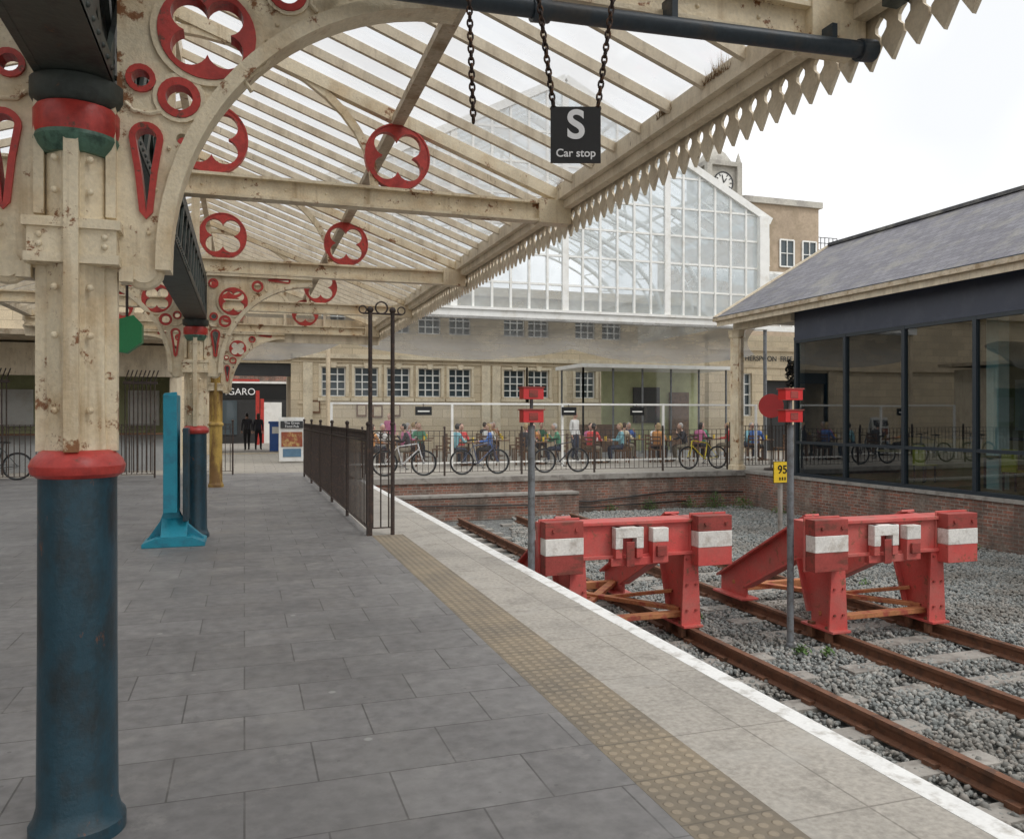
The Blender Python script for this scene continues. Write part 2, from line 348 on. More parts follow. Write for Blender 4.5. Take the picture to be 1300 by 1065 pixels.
# ------------------------------------------------------------------ ballast stones
def stones(N,xr,yr,zb,name,rs=(.014,.033)):
    t=(1+5**.5)/2
    bv=np.array([(-1,t,0),(1,t,0),(-1,-t,0),(1,-t,0),(0,-1,t),(0,1,t),(0,-1,-t),(0,1,-t),(t,0,-1),(t,0,1),(-t,0,-1),(-t,0,1)],float); bv/=np.linalg.norm(bv[0])
    bf=np.array([(0,11,5),(0,5,1),(0,1,7),(0,7,10),(0,10,11),(1,5,9),(5,11,4),(11,10,2),(10,7,6),(7,1,8),(3,9,4),(3,4,2),(3,2,6),(3,6,8),(3,8,9),(4,9,5),(2,4,11),(6,2,10),(8,6,7),(9,8,1)])
    x=np.random.uniform(*xr,N); y=np.random.uniform(*yr,N)
    keep=(x/y<1.40)&(x/(y+.01)>.33)
    keep&=~((x<4.3)&(np.random.rand(N)<.7))
    keep&=~((y>14)&(np.random.rand(N)<.35))
    for rx in (3.53,4.97,6.46,7.9): keep&=(abs(x-rx)>.075)
    for c in (4.25,7.18):
        sl=(abs(x-c)<1.3)&(np.abs(((y+.3)%.7)-.35)<.13)&(np.random.rand(N)<.62); keep&=~sl
    x=x[keep];y=y[keep];n=len(x)
    z=zb+np.random.uniform(-.02,.02,n)+.015*np.sin(x*3+y)*np.cos(y*1.7)
    r=np.random.uniform(rs[0],rs[1],n)*(1+.25*(y>13))
    V=bv[None]*np.random.uniform(.72,1.2,(n,12,1))
    V=V*np.random.uniform(.6,1.25,(n,1,3))*r[:,None,None]
    q=np.random.normal(size=(n,4)); q/=np.linalg.norm(q,axis=1)[:,None]; a,b_,c,d=q.T
    Rm=np.stack([1-2*(c*c+d*d),2*(b_*c-a*d),2*(b_*d+a*c),2*(b_*c+a*d),1-2*(b_*b_+d*d),2*(c*d-a*b_),2*(b_*d-a*c),2*(c*d+a*b_),1-2*(b_*b_+c*c)],1).reshape(n,3,3)
    V=np.einsum('nij,nkj->nki',Rm,V)+np.stack([x,y,z],1)[:,None,:]
    F=(bf[None]+12*np.arange(n)[:,None,None]).reshape(-1)
    me=bpy.data.meshes.new(name); me.vertices.add(n*12); me.vertices.foreach_set('co',V.reshape(-1))
    nf=n*20; me.loops.add(nf*3); me.loops.foreach_set('vertex_index',F.astype(np.int32))
    me.polygons.add(nf); me.polygons.foreach_set('loop_start',np.arange(0,nf*3,3,dtype=np.int32))
    try: me.polygons.foreach_set('loop_total',np.full(nf,3,dtype=np.int32))
    except Exception: pass
    me.update(calc_edges=True); me.materials.append(stone_b)
    link(bpy.data.objects.new(name,me))
stones(160000,(2.9,14),(3,HY-.3),-1.05,'ballast_gravel')

# ------------------------------------------------------------------ tracks
def track(cx,y0,y1):
    t=MB()
    for sx in (-.72,.72):
        x=cx+sx
        prof=[(-.07,-.15),(.07,-.15),(.07,-.138),(.012,-.12),(.012,-.045),(.036,-.035),(.036,0),(-.036,0),(-.036,-.035),(-.012,-.045),(-.012,-.12),(-.07,-.138)]
        t.plate([prof],y1-y0,rustrail,(x,(y0+y1)/2,-.88),(1,0,0),(0,0,1))
        y=y0+.35
        while y<y1:
            for s in (-1,1): t.box(x+s*.075-.03,x+s*.075+.03,y-.06,y+.06,-1.04,-.99,rustrail)
            y+=.7
    y=y0+.35
    while y<y1: 
        t.box(cx-1.25,cx+1.25,y-.12,y+.12,-1.2,-1.028+random.uniform(-.008,.004),concrete); y+=.7
    return t.obj('railway_track')
track(4.25,-6.05,19.2); track(7.18,-6.05,19.2)

# ------------------------------------------------------------------ buffer stops
def buffer(cx,cy):
    b=MB(); Z=-.88
    def bx(x0,x1,y0,y1,z0,z1,m): b.box(cx+x0,cx+x1,cy+y0,cy+y1,Z+z0,Z+z1,m)
    bx(-1.12,1.12,.02,.30,.86,1.28,bufred)
    bx(-1.12,1.12,-.03,.02,1.24,1.28,bufred); bx(-1.12,1.12,-.03,.02,.86,.90,bufred)
    for s in (-1,1):
        x0,x1=sorted((s*.72,s*1.17))
        bx(x0,x1,-.16,.0,.74,.955,bufdark if s<0 else bufred); bx(x0,x1,-.165,.0,.955,1.14,bufwhite); bx(x0,x1,-.16,.02,1.14,1.32,bufdark)
        bx(x0-.02,x1+.02,.002,.02,.72,1.34,bufred)
        for dx in (.1,.37): 
            xx=min(x0,x1)+dx; b.tube((cx+xx,cy-.18,Z+1.23),(cx+xx,cy-.15,Z+1.23),.022,bufdark,8)
    bx(-.34,.36,-.06,.019,.78,.87,bufred); bx(-.30,-.22,-.10,.0,.87,1.22,bufred); bx(-.04,.04,-.10,.0,.87,1.22,bufred)
    bx(-.305,.045,-.11,.0,1.10,1.22,bufwhite); bx(-.305,-.215,-.108,.0,.98,1.10,bufwhite); bx(-.045,.045,-.108,.0,.98,1.10,bufwhite)
    bx(-.18,-.08,-.13,-.112,.78,1.06,bufdark)
    bx(.16,.36,-.11,.0,.80,1.04,bufred); bx(.16,.36,-.115,.0,1.04,1.2,bufwhite); bx(.2,.32,-.15,-.116,.88,1.0,bufdark)
    for s in (-1,1):
        x=cx+s*.72
        prof=[(0,-.02),(0,.86),(.02,1.28),(.42,1.28),(2.35,.22),(2.35,-.02),(1.75,-.02),(1.75,.16),(.62,.74),(.42,.16),(.42,-.02)]
        b.plate([prof],.035,bufred,(x,cy+.03,Z),(0,1,0),(0,0,1))
        b.plate([[(-.13,0),(.13,0),(.09,.86),(-.09,.86)]],.03,bufred,(x,cy+.015,Z))
        b.beam((x,cy+.45,Z+1.295),(x,cy+2.38,Z+.235),.2,.03,bufred)
        b.beam((x,cy+.45,Z+.15),(x,cy+.64,Z+.75),.16,.03,bufred,(0,1,0)); b.beam((x,cy+.66,Z+.735),(x,cy+1.78,Z+.165),.16,.03,bufred)
        for y0,y1 in ((-.06,.5),(1.7,2.42)): bx(s*.72-.13,s*.72+.13,y0,y1,-.0,.03,bufred)
        for y in (.05,.35): 
            for e in (-.09,.09): b.box(x+e-.03,x+e+.03,cy+y-.04,cy+y+.04,Z-.12,Z+.06,rustrail)
        for zz in (.2,.5,.8):
            for e in (-.06,.06): b.tube((x+e,cy-.02,Z+zz),(x+e,cy+.01,Z+zz),.016,bufdark,6)
    b.beam((cx-.72,cy+.25,Z+.16),(cx+.72,cy+2.1,Z+.13),.11,.05,bufrust); b.beam((cx+.72,cy+.25,Z+.16),(cx-.72,cy+2.1,Z+.19),.11,.05,bufrust)
    b.beam((cx-.70,cy+.2,Z+.12),(cx+.70,cy+.2,Z+.12),.12,.06,bufrust); b.beam((cx-.70,cy+2.1,Z+.1),(cx+.70,cy+2.1,Z+.1),.1,.1,bufrust)
    b.beam((cx-.70,cy+.4,Z+.35),(cx+.1,cy+1.4,Z+.10),.08,.04,bufrust); b.beam((cx+.70,cy+.4,Z+.35),(cx-.1,cy+1.4,Z+.08),.08,.04,bufrust)
    b.beam((cx-.7,cy+.6,Z+.95),(cx+.7,cy+.6,Z+.95),.08,.1,bufred)
    b.obj('railway_buffer_stop',.006)
buffer(4.27,8.4); buffer(7.18,7.65)

def lamp(x,y):
    l=MB(); l.lathe(x,y,[(.05,-1.1),(.05,-1.0),(.038,-.98),(.038,1.5)],greysteel,12)
    l.box(x-.115,x+.115,y-.07,y+.07,1.53,1.66,lampred); l.box(x-.13,x+.13,y-.08,y+.08,1.66,1.675,bufdark)
    l.box(x-.115,x+.115,y-.07,y+.07,1.78,1.9,lampred); l.box(x-.13,x+.13,y-.08,y+.08,1.9,1.915,bufdark); l.tube((x,y,1.5),(x,y,1.8),.02,greysteel)
    l.box(x-.05,x+.05,y-.075,y-.071,1.555,1.635,bufdark); l.box(x-.05,x+.05,y-.075,y-.071,1.8,1.88,bufdark)
    l.obj('buffer_stop_lamp_post',.006)
lamp(2.95,8.27); lamp(5.92,7.8)
s=MB(); sx,sy=8.45,11.4; s.path([(sx,sy,-1.1),(sx,sy,.5)],.04,concrete,8); s.box(sx-.16,sx+.16,sy-.06,sy-.045,.50,.84,yellow); s.box(sx-.17,sx+.17,sy-.045,sy-.04,.49,.85,black)
for dx,dz in ((-.05,.56),(.0,.56),(.05,.56)): s.box(sx+dx-.012,sx+dx+.012,sy-.066,sy-.061,dz-.02,dz+.03,black)
so=s.obj('distance_marker_sign'); text('lettering','95',.19,(sx,sy-.063,.71),(R90,0,0),black,so,off=.003)

# ------------------------------------------------------------------ canopy columns
CX=-.61; CY=[3.5,11.5,19.5]
def arc_pts():
    pts=[]; cx_,cz=1.50,2.20; a,b_=1.22,1.22
    for i in range(23):
        t=math.pi - (math.pi/2)*i/22
        pts.append((cx_+a*math.cos(t),cz+b_*math.sin(t)))
    return pts
ARC=arc_pts()
def tear(cx,z0,z1,w,flip=False):
    pts=[]
    for i in range(12):
        t=math.pi*i/11; pts.append((cx+w/2*math.cos(t),z1-w/2+w/2*math.sin(t)))
    pts+= [(cx-w*.3,(z0+z1)/2),(cx-w*.14,z0+.02),(cx,z0),(cx+w*.14,z0+.02),(cx+w*.3,(z0+z1)/2)]
    return pts
def off_o(o,d):
    n=len(o); A=sum(o[i][0]*o[(i+1)%n][1]-o[(i+1)%n][0]*o[i][1] for i in range(n)); sg=1 if A>0 else -1; r=[]
    for i in range(n):
        a=Vector(o[i-1]);b_=Vector(o[i]);c=Vector(o[(i+1)%n]); t=(c-a).normalized(); nn=Vector((-t.y,t.x))*sg; r.append((b_.x+nn.x*d,b_.y+nn.y*d))
    return r
def column(cx,cy,low=bluep,stem=cream,shaft=cream):
    c=MB()
    c.lathe(cx,cy,[(.17,0),(.17,.05),(.155,.07),(.142,.12),(.138,.7),(.137,1.37)],low,28)
    c.lathe(cx,cy,[(.14,1.365),(.162,1.38),(.168,1.41),(.158,1.435),(.13,1.465),(.118,1.47)],redp if low is bluep else ochre,28)
    c.lathe(cx,cy,[(.113,1.465),(.107,1.6),(.107,2.66)],stem,8,False)
    for a in range(4):
        dx,dy=[(1,0),(0,1),(-1,0),(0,-1)][a]
        c.beam((cx+dx*.116,cy+dy*.116,1.465),(cx+dx*.116,cy+dy*.116,2.64),.05 if dx==0 else .048,.05,stem,(dx,dy,0))
    for z in (1.62,1.9,2.08,2.44,2.56):
        for s in (-1,1): c.sphere((cx+s*.06,cy-.108,z),.014,.012,.014,stem,8,5)
    c.box(cx-.15,cx+.15,cy-.115,cy+.115,2.20,2.34,shaft); c.box(cx-.165,cx+.165,cy-.13,cy+.13,2.30,2.335,shaft); c.box(cx-.16,cx+.16,cy-.125,cy+.125,2.17,2.205,shaft)
    for s in (-1,1):
        for z in (2.235,2.27): c.sphere((cx+s*.11,cy-.118,z),.012,.01,.012,shaft,8,5)
    c.lathe(cx,cy,[(.12,2.59),(.14,2.62),(.152,2.65),(.148,2.665)],greenp,28)
    c.lathe(cx,cy,[(.148,2.665),(.153,2.69),(.153,2.755),(.145,2.77)],redp,28)
    c.lathe(cx,cy,[(.13,2.77),(.152,2.785),(.165,2.81),(.165,2.868)],girderm,28)
    big=(.47,3.13)
    for s in (-1,1):
        outer=[(.105,2.16)]+[(.28,2.16)]+ARC+[(1.50,3.49),(.14,3.49),(.14,2.88),(.105,2.88)]
        h1=circ(big[0],big[1],.182,36); h2=circ(.365,2.86,.07,20); h3=circ(.78,3.345,.068,20); h4=tear(.245,2.38,2.74,.105)
        h5=[(b_,a_) for a_,b_ in tear(3.437,.92,1.20,.05)][::-1]
        h6=circ(.22,3.36,.055,16); h7=circ(.225,2.92,.045,16); h9=circ(.375,2.70,.022,12)
        c.plate([outer,h1,h2,h3,h4,h5,h6,h7,h9],.05,shaft,(cx,cy,0),(s,0,0),(0,0,1))
        c.plate([circ(*big,.186,36),quatre(*big,.165,math.pi/4)],.085,redp,(cx,cy,0),(s,0,0),(0,0,1))
        c.plate([circ(*big,.212,36),circ(*big,.1865,36)],.075,shaft,(cx,cy,0),(s,0,0),(0,0,1))
        for h,k in ((h2,.020),(h3,.020),(h4,.014),(h5,.010),(h6,.014),(h7,.012)):
            c.plate([off_o(h,-.010),off_o(h,k)],.078,redp,(cx,cy,0),(s,0,0),(0,0,1))
        c.plate([circ(.365,2.86,.098,20),circ(.365,2.86,.081,20)],.07,shaft,(cx,cy,0),(s,0,0),(0,0,1))
        c.plate([circ(.78,3.345,.094,20),circ(.78,3.345,.079,20)],.07,shaft,(cx,cy,0),(s,0,0),(0,0,1))
        c.path([(cx+s*q[0],cy-.03,q[1]) for q in [(.64,2.92),(.61,2.96),(.65,3.0),(.69,3.03),(.72,3.09),(.70,3.14)]],.011,shaft,6)
        c.path([(cx+s*q[0],cy-.03,q[1]) for q in [(.90,3.28),(.87,3.31),(.88,3.36),(.84,3.42)]],.010,shaft,6)
        c.path([(cx+s*q[0],cy-.03,q[1]) for q in [(.17,2.82),(.20,2.79),(.26,2.785),(.30,2.80)]],.010,shaft,6)
        full=[(.28,2.17)]+ARC
        inner=[]
        for i,p_ in enumerate(full):
            a=Vector(full[max(i-1,0)]);b_=Vector(full[min(i+1,len(full)-1)]); t=(b_-a).normalized(); inner.append((p_[0]+t.y*.055,p_[1]-t.x*.055))
        c.plate([full+inner[::-1]],.13,shaft,(cx,cy,0),(s,0,0),(0,0,1))
        for i in range(2,len(full)-2,2):
            c.sphere((cx+s*(full[i][0]-.03),cy-.03,full[i][1]+.03),.009,.008,.009,shaft,6,4)
        x0_,x1_=sorted((cx+s*.14,cx+s*1.50)); c.box(x0_,x1_,cy-.065,cy+.065,3.46,3.497,shaft)
        x0_,x1_=sorted((cx+s*.105,cx+s*.14)); c.box(x0_,x1_,cy-.06,cy+.06,2.36,2.865,shaft)
        c.ring((cx+s*.235,cy,2.17),(1,0,0),(0,0,1),.05,.026,shaft,16,8); c.ring((cx+s*.235,cy,2.17),(1,0,0),(0,0,1),.015,.02,shaft,10,8)
        c.plate([circ(.235,2.17,.05,16)],.07,shaft,(cx,cy,0),(s,0,0),(0,0,1))
        c.box(*sorted((cx+s*.15,cx+s*.20)),cy-.05,cy+.05,2.12,2.18,shaft)
    c.obj('canopy_column',.003)
column(CX,CY[0]); column(CX,CY[1]); column(CX,CY[2],ochre,ochre,cream)

# ------------------------------------------------------------------ canopy roof
EDX=3.08; LX=-4.4; SL=.365
def roofz(x): return 3.80+(EDX-x)*SL if x>CX else 3.80+(x-LX)*SL*(EDX-CX)/(CX-LX)
FY=[-4.5,-.5,3.5,7.5,11.5,15.5,19.5]
K=MB()
for s in (-1,1):
    K.box(CX-.13,CX-.10,-5,19.45,2.87,2.97,girderm) if s<0 else K.box(CX+.10,CX+.13,-5,19.45,2.87,2.97,girderm)
    x=CX+s*.115
    K.box(x-.015,x+.015,-5,19.45,3.36,3.46,girderm)
    y=-5
    while y<19.2:
        K.beam((x+s*.004,y,2.94),(x+s*.004,y+.4,3.39),.02,.06,girderm,(0,1,0)); K.beam((x-s*.018,y+.4,2.94),(x-s*.018,y,3.39),.02,.06,girderm,(0,1,0))
        y+=.4
    for i in range(160):
        yy=-3+i*.1
        if yy<8: K.sphere((x+s*.016,yy,2.92),.011,.011,.011,girderm,6,4)
K.box(CX-.13,CX+.13,-5,19.45,2.872,2.89,girderm); K.box(CX-.13,CX+.13,-5,19.45,3.462,3.48,girderm); K.box(CX-.02,CX+.02,-5,19.45,2.97,3.36,girderm)
for y in (-4.5,7.5,15.5,-.5): K.box(CX-.1,CX+.1,y-.1,y+.1,3.48,3.52,girderm)
for y in FY:
    K.box(LX,EDX-.02,y-.022,y+.022,3.52,3.68,cream); K.box(LX,EDX-.02,y-.07,y+.07,3.50,3.525,cream); K.box(LX,EDX-.02,y-.07,y+.07,3.675,3.70,cream)
    K.box(EDX-.35,EDX-.02,y-.08,y+.08,3.49,3.72,cream)
    for xx in np.arange(LX+.2,EDX-.4,.35): K.sphere((xx,y-.024,3.60),.012,.01,.012,cream,6,4)
    for (xa,xb) in ((EDX,CX),(LX,CX)):
        K.beam((xa,y,roofz(xa)-.075),(xb,y,roofz(xb+.001)-.075),.09,.10,cream)
    pts=[(CX+1.75*math.cos(t),y,3.70+1.22*math.sin(t)) for t in [math.pi*i/22 for i in range(23)]]
    for a,b_ in zip(pts[:-1],pts[1:]): K.beam(a,b_,.07,.06,cream,(0,1,0))
    for qx in (1.35,CX+.34,CX-.34,CX-2.0):
        K.plate([circ(0,0,.288,40),quatre(0,0,.262,math.pi/4)],.07,redp,(qx,y,4.0))
        K.plate([circ(0,0,.303,40),circ(0,0,.289,40)],.085,redp,(qx,y,4.0))
    K.box(CX-.05,CX+.05,y-.05,y+.05,3.70,roofz(CX)-.1,cream)
for px in (1.35,CX-2.0): K.box(px-.055,px+.055,-5,19.6,roofz(px)-.14,roofz(px)-.071,cream_d)
K.box(CX-.04,CX+.04,-5,19.6,roofz(CX)-.16,roofz(CX)+.05,cream)
y=-4.9
while y<19.6:
    for xa in (EDX,LX):
        xb=CX
        K.beam((xa,y,roofz(xa)-.03),(xb,y,roofz(xb+.001)-.03),.04,.075,cream_t)
    y+=.46
K.box(EDX-.16,EDX,-5,19.6,3.72,3.745,cream_t); K.box(EDX-.16,EDX-.13,-5,19.6,3.745,3.86,cream_t); K.box(EDX-.03,EDX+.0,-5,19.6,3.745,3.92,cream_t)
K.box(EDX-.10,EDX-.02,-5,19.6,3.64,3.719,cream_t)
K.box(LX-.02,LX+.14,-5,19.6,3.72,3.86,cream_t)
for x in np.arange(LX+.8,EDX-.4,.9): K.box(x-.03,x+.03,19.55,19.6,3.70,roofz(x+.001)-.1,cream_t)
K.box(LX,EDX,19.52,19.6,3.30,3.5,cream_t)
K.obj('canopy_frame')
G=MB()
for xa in (EDX-.02,LX): 
    G.add([(xa,-5,roofz(xa)+.02),(CX,-5,roofz(CX+.001)+.02),(CX,19.6,roofz(CX+.001)+.02),(xa,19.6,roofz(xa)+.02)],[(0,1,2,3)],roofglass)
G.obj('canopy_glazing')
V=MB(); w=.154; half=[(w*.495,.46),(w*.495,.215),(w*.36,.20),(w*.25,.18),(w*.25,.15),(w*.36,.13),(w*.47,.115),(w*.47,.08),(w*.30,.04),(0,-.03)]
prof=half+[(-a,b_) for a,b_ in half[:-1][::-1]]
vs,fs=plate2d([prof],.022)
def valance(y0,y1,x,z):
    y=y0
    while y<y1:
        j=random.uniform(-.004,.004); k=random.uniform(-.012,.012); dz=random.uniform(-.006,.006)
        V.add([(x+p[2]+j+k*p[1],y+p[0]+k*.5*p[1],z+p[1]+dz) for p in vs],fs,cream_t); y+=.157
valance(-4.9,19.6,EDX+.014,3.42)
V.box(EDX+.026,EDX+.05,-4.95,19.65,3.83,3.93,cream_t); V.box(EDX+.026,EDX+.04,-4.95,19.65,3.70,3.73,cream_t)
x=LX
while x<EDX:
    V.add([(x+p[0],19.63+p[2],3.42+p[1]) for p in vs],fs,cream_t); x+=.157
V.obj('canopy_valance')
P=MB(); P.path([(-.1,3.36,3.355),(1.5,3.36,3.40),(3.02,3.36,3.46)],.042,navy,12); P.tube((2.96,3.36,3.455),(3.05,3.36,3.463),.055,navy,12); P.tube((1.2,3.36,3.385),(1.28,3.36,3.39),.052,navy,12)
for x in (.4,1.9,2.8): P.box(x-.015,x+.015,3.34,3.44,3.40+(x*.02),3.56,navy)
P.obj('drain_pipe')
mossm=mat('dry_moss',(.22,.13,.06),(.30,.22,.12),s=12,rough=.9)
def tuft(name,clumps,m,n=160,h=.1):
    T=MB()
    for (x,y,z,r) in clumps:
        for i in range(n):
            a=random.uniform(0,6.28); q=r*math.sqrt(random.random()); bx,by=x+q*math.cos(a)*.6,y+q*math.sin(a)*2
            hh=h*random.uniform(.3,1.2)*(1.2-q/r); lx,ly=random.uniform(-.04,.04),random.uniform(-.04,.04); ww=.005
            T.add([(bx-ww,by,z),(bx+ww,by+ww,z),(bx+lx,by+ly,z+hh)],[(0,1,2)],m)
    return T.obj(name)
tuft('gutter_moss',[(2.95,6.6,3.80,.06),(2.95,5.3,3.80,.08),(2.95,4.6,3.80,.10),(2.95,7.4,3.80,.05)],mossm,260,.17)
weed=mat('weed_leaf',(.07,.14,.03),(.11,.17,.05),s=20,rough=.7)
def weeds(name,cl):
    T=MB()
    for (x,y,z,r,n) in cl:
        for i in range(n):
            a=random.uniform(0,6.28); q=r*random.random()
            c=Vector((x+q*math.cos(a),y+q*math.sin(a),z+random.uniform(0,r*1.2)*(1-q/r*.6)))
            u=Vector([random.uniform(-1,1) for _ in range(3)]).normalized()*.03; v_=u.cross(Vector((0,0,1))).normalized()*.014
            T.add([c-u,c+v_,c+u,c-v_],[(0,1,2,3)],weed)
    T.obj(name)
weeds('weeds',[(5.85,7.5,-1.02,.10,60),(6.1,7.4,-1.02,.08,40),(12.8,20.2,-1.02,.4,420),(13.5,19.9,-1.02,.35,320),(12.0,20.3,-1.02,.3,220),(13.7,18.5,-1.02,.25,150),(13.75,17.2,-1.02,.2,100),(13.7,15.6,-1.02,.2,90),(8.0,8.5,-1.02,.1,30),(10.8,20.4,-1.02,.3,200),(9.6,20.4,-1.02,.2,100),(5.6,9.2,-1.02,.08,25),(9.2,10.3,-1.02,.1,30),(13.7,12.4,-1.02,.15,60)])

# ------------------------------------------------------------------ chains and sign
def chain(C,p,q,L=.036,r=.0048):
    p=Vector(p);q=Vector(q);d=(q-p);n=int(d.length/(L*.72));d.normalize()
    a=d.cross(Vector((0,1,0))).normalized(); b_=d.cross(a)
    for i in range(n):
        c=p+d*(i+.5)*L*.72; C.ring(c,d,(a if i%2 else b_),L*.5,r,chainm,10,5,1,.6)
Cm=MB()
yaw=-math.radians(18)
SC=Vector((1.30,3.10,2.76)); ru=Vector((math.cos(yaw),math.sin(yaw),0))
M_=Matrix.Translation(SC)@Matrix.Rotation(yaw,4,'Z')
Cm.box(-.103,.103,-.004,.004,-.115,.115,black,M_); Cm.box(-.104,.104,.004,.007,-.116,.116,greysteel,M_)
for s in (-1,1):
    a=SC+ru*s*.092+Vector((0,0,.118)); bt=SC+ru*(s*.20)+Vector((0,0,.90)); chain(Cm,a,bt); Cm.ring(a-Vector((0,0,.01)),ru,(0,0,1),.012,.003,chainm,10,5)
so=Cm.obj('car_stop_sign')
def onsign(txt,size,dz,off): 
    o=text('lettering',txt,size,(0,0,0),(0,0,0),whiteclean,so,off=off,ex=.001); o.matrix_world=M_@Matrix.Translation((0,-.0055,dz))@Matrix.Rotation(R90,4,'X'); return o
o=onsign('S',.165,.035,.004); onsign('Car stop',.046,-.078,.0006)
Cm=MB(); chain(Cm,(.89,3.20,2.80),(.86,3.20,3.62)); 
Cm.obj('hanging_chain')
Cm=MB(); Cm.tube((CX+.14,3.16,3.64),(3.0,3.16,3.64),.018,chainm); Cm.box(2.96,3.05,3.12,3.2,3.6,3.72,girderm); Cm.box(CX+.13,CX+.2,3.12,3.2,3.4,3.68,girderm); Cm.obj('sign_support_rod')

# ------------------------------------------------------------------ railings
def railing(name,p,q,h=1.4,posts=2.2,bar=.11,m=iron,rb=.009,scroll=True):
    r=MB(); p=Vector(p);q=Vector(q);L=(q-p).length;d=(q-p).normalized()
    n=max(1,round(L/posts))
    for i in range(n+1):
        c=p+d*L*i/n; r.beam(c,c+Vector((0,0,h+.04)),.045,.045,m,(1,0,0)); r.sphere((c.x,c.y,c.z+h+.07),.035,.035,.035,m,8,6)
    for z in (.10,h-.16,h-.02): r.beam(p+Vector((0,0,z)),q+Vector((0,0,z)),.035,.014,m)
    k=int(L/bar)
    for i in range(k):
        c=p+d*(i+.5)*L/k; r.beam(c+Vector((0,0,.1)),c+Vector((0,0,h-.02)),rb*2,rb*2,m,(1,0,0))
        if scroll and i<k-1: r.ring(c+d*L/k/2+Vector((0,0,h-.09)),d,(0,0,1),.045,.006,m,10,4)
    return r.obj(name)
railing('platform_railing',(1.58,10.95,0),(1.50,22,0),1.42,2.2,.13,iron,.007)
railing('platform_railing',(1.58,10.9,0),(1.90,10.9,0),1.42,.32,.1)
t=MB()
for x in (1.60,1.90): t.tube((x,10.9,0),(x,10.9,3.0),.028,iron,10); t.sphere((x,10.9,3.02),.045,.045,.045,iron)
t.tube((1.5,10.9,2.97),(2.02,10.9,2.97),.014,iron); t.ring((1.75,10.9,3.05),(1,0,0),(0,0,1),.08,.012,iron); t.ring((1.5,10.9,3.02),(1,0,0),(0,0,1),.05,.01,iron,14); t.ring((2.02,10.9,3.02),(1,0,0),(0,0,1),.05,.01,iron,14)
t.obj('iron_gate_posts')
railing('concourse_railing',(2.9,21.15,0),(13.8,21.15,0),1.22,2.1,.15,iron,.006,False)
railing('concourse_railing',(14.0,21.3,0),(24,21.3,0),1.32,2.1,.12,iron,.008,False)
railing('concourse_railing',(-13,22.8,0),(-2.2,22.8,0),1.4,2.2,.12)
railing('concourse_railing',(-1.2,23.4,0),(-.3,23.4,0),1.4,.9,.12)

t=MB(); x,y=-.82,10.95
t.plate([[(-.33,0),(-.33,.06),(-.17,.30),(-.13,.42),(-.13,1.88),(.02,1.90),(.05,.42),(.10,.30),(.34,.08),(.34,0)]],.10,teal,(x,y,0))
t.plate([[(-.36,0),(-.36,.05),(-.2,.12),(.2,.12),(.36,.05),(.36,0)]],.55,teal,(x,y,0)); t.box(x-.115,x+.04,y-.30,y+.28,.42,1.86,teal); t.box(x+.10,x+.16,y-.2,y+.2,.3,1.45,bluep)
t.plate([[(-.28,.12),(-.02,.36),(.02,.36),(.28,.12)]],.3,teal,(x,y,0),(0,1,0),(0,0,1))
t.obj('turquoise_ticket_stand',.008)
t=MB(); gi=(-1.0,8.0,2.33); t.plate([[(-.12,-.15),(-.14,0),(-.12,.11),(.06,.17),(.13,.09),(.13,-.07),(.0,-.17)]],.14,mat('sign_green',(.02,.24,.08),rough=.4,var=.1),gi); t.tube((gi[0],gi[1],2.45),(gi[0],gi[1],3.55),.012,iron)
t.obj('green_platform_indicator')

# ------------------------------------------------------------------ bicycles
def bike(x,y,flip,fc,tilt=.08,z0=0):
    b=MB(); tyre=black; s=-1 if flip else 1
    fm=mat('bike_frame_paint',fc,rough=.3,var=.05,bmp=0); al=greysteel
    def P(a,c,dy=0): return (s*a,dy,c)
    for wx in (-.52,.52):
        b.ring(P(wx,.345),(1,0,0),(0,0,1),.33,.021,tyre,28,6); b.ring(P(wx,.345),(1,0,0),(0,0,1),.302,.010,al,28,5)
        b.tube(P(wx,.345,-.05),P(wx,.345,.05),.02,al)
        for i in range(14):
            t=2*math.pi*i/14; b.path([P(wx,.345),P(wx+.3*math.cos(t),.345+.3*math.sin(t))],.0022,al,3,caps=False)
    BB=(-.06,.30); ST=(-.18,.78); HT=(.36,.86); HB=(.40,.72)
    for a,c,r in ((BB,ST,.017),(ST,HT,.016),(BB,HB,.02),(HT,HB,.02),((-.52,.345),BB,.010),((-.52,.345),ST,.009)): b.tube(P(*a),P(*c),r,fm)
    for dy in (-.05,.05): b.path([P(.405,.70,dy*.7),P(.43,.6,dy),P(.52,.345,dy)],.013,fm,8)
    b.tube(P(*ST),P(-.205,.92),.013,al); b.plate([[(-.33,.91),(-.35,.95),(-.20,.965),(-.05,.945),(-.05,.925),(-.2,.925)]],.10,black,(0,0,0),(s,0,0))
    b.tube(P(*HT),P(.335,.98),.014,al); b.path([P(.33,.98,-.29),P(.36,1.0,-.15),P(.38,.98,0),P(.36,1.0,.15),P(.33,.98,.29)],.013,black,8)
    b.ring(P(*BB,-.05),(1,0,0),(0,0,1),.085,.006,al,18,5); b.tube(P(-.06,.30,-.06),P(.06,.18,-.07),.010,al); b.tube(P(-.06,.30,.06),P(-.18,.42,.07),.010,al)
    b.box(*(sorted((s*.02,s*.1))),-.15,-.06,.165,.185,black); b.path([P(-.52,.38,-.05),P(-.06,.385,-.05),P(-.06,.215,-.05),P(-.52,.31,-.05)],.004,black,4,True)
    o=b.obj('bicycle'); o.location=(x,y,z0); o.rotation_euler=(-tilt,0,random.uniform(-.1,.1)); return o
bike(4.05,21.42,False,(.7,.7,.7)); bike(6.15,21.42,False,(.1,.12,.2)); bike(8.55,21.42,False,(.04,.04,.05)); bike(13.2,21.5,True,(.75,.6,.03)); bike(-5.9,23.1,True,(.04,.05,.05))

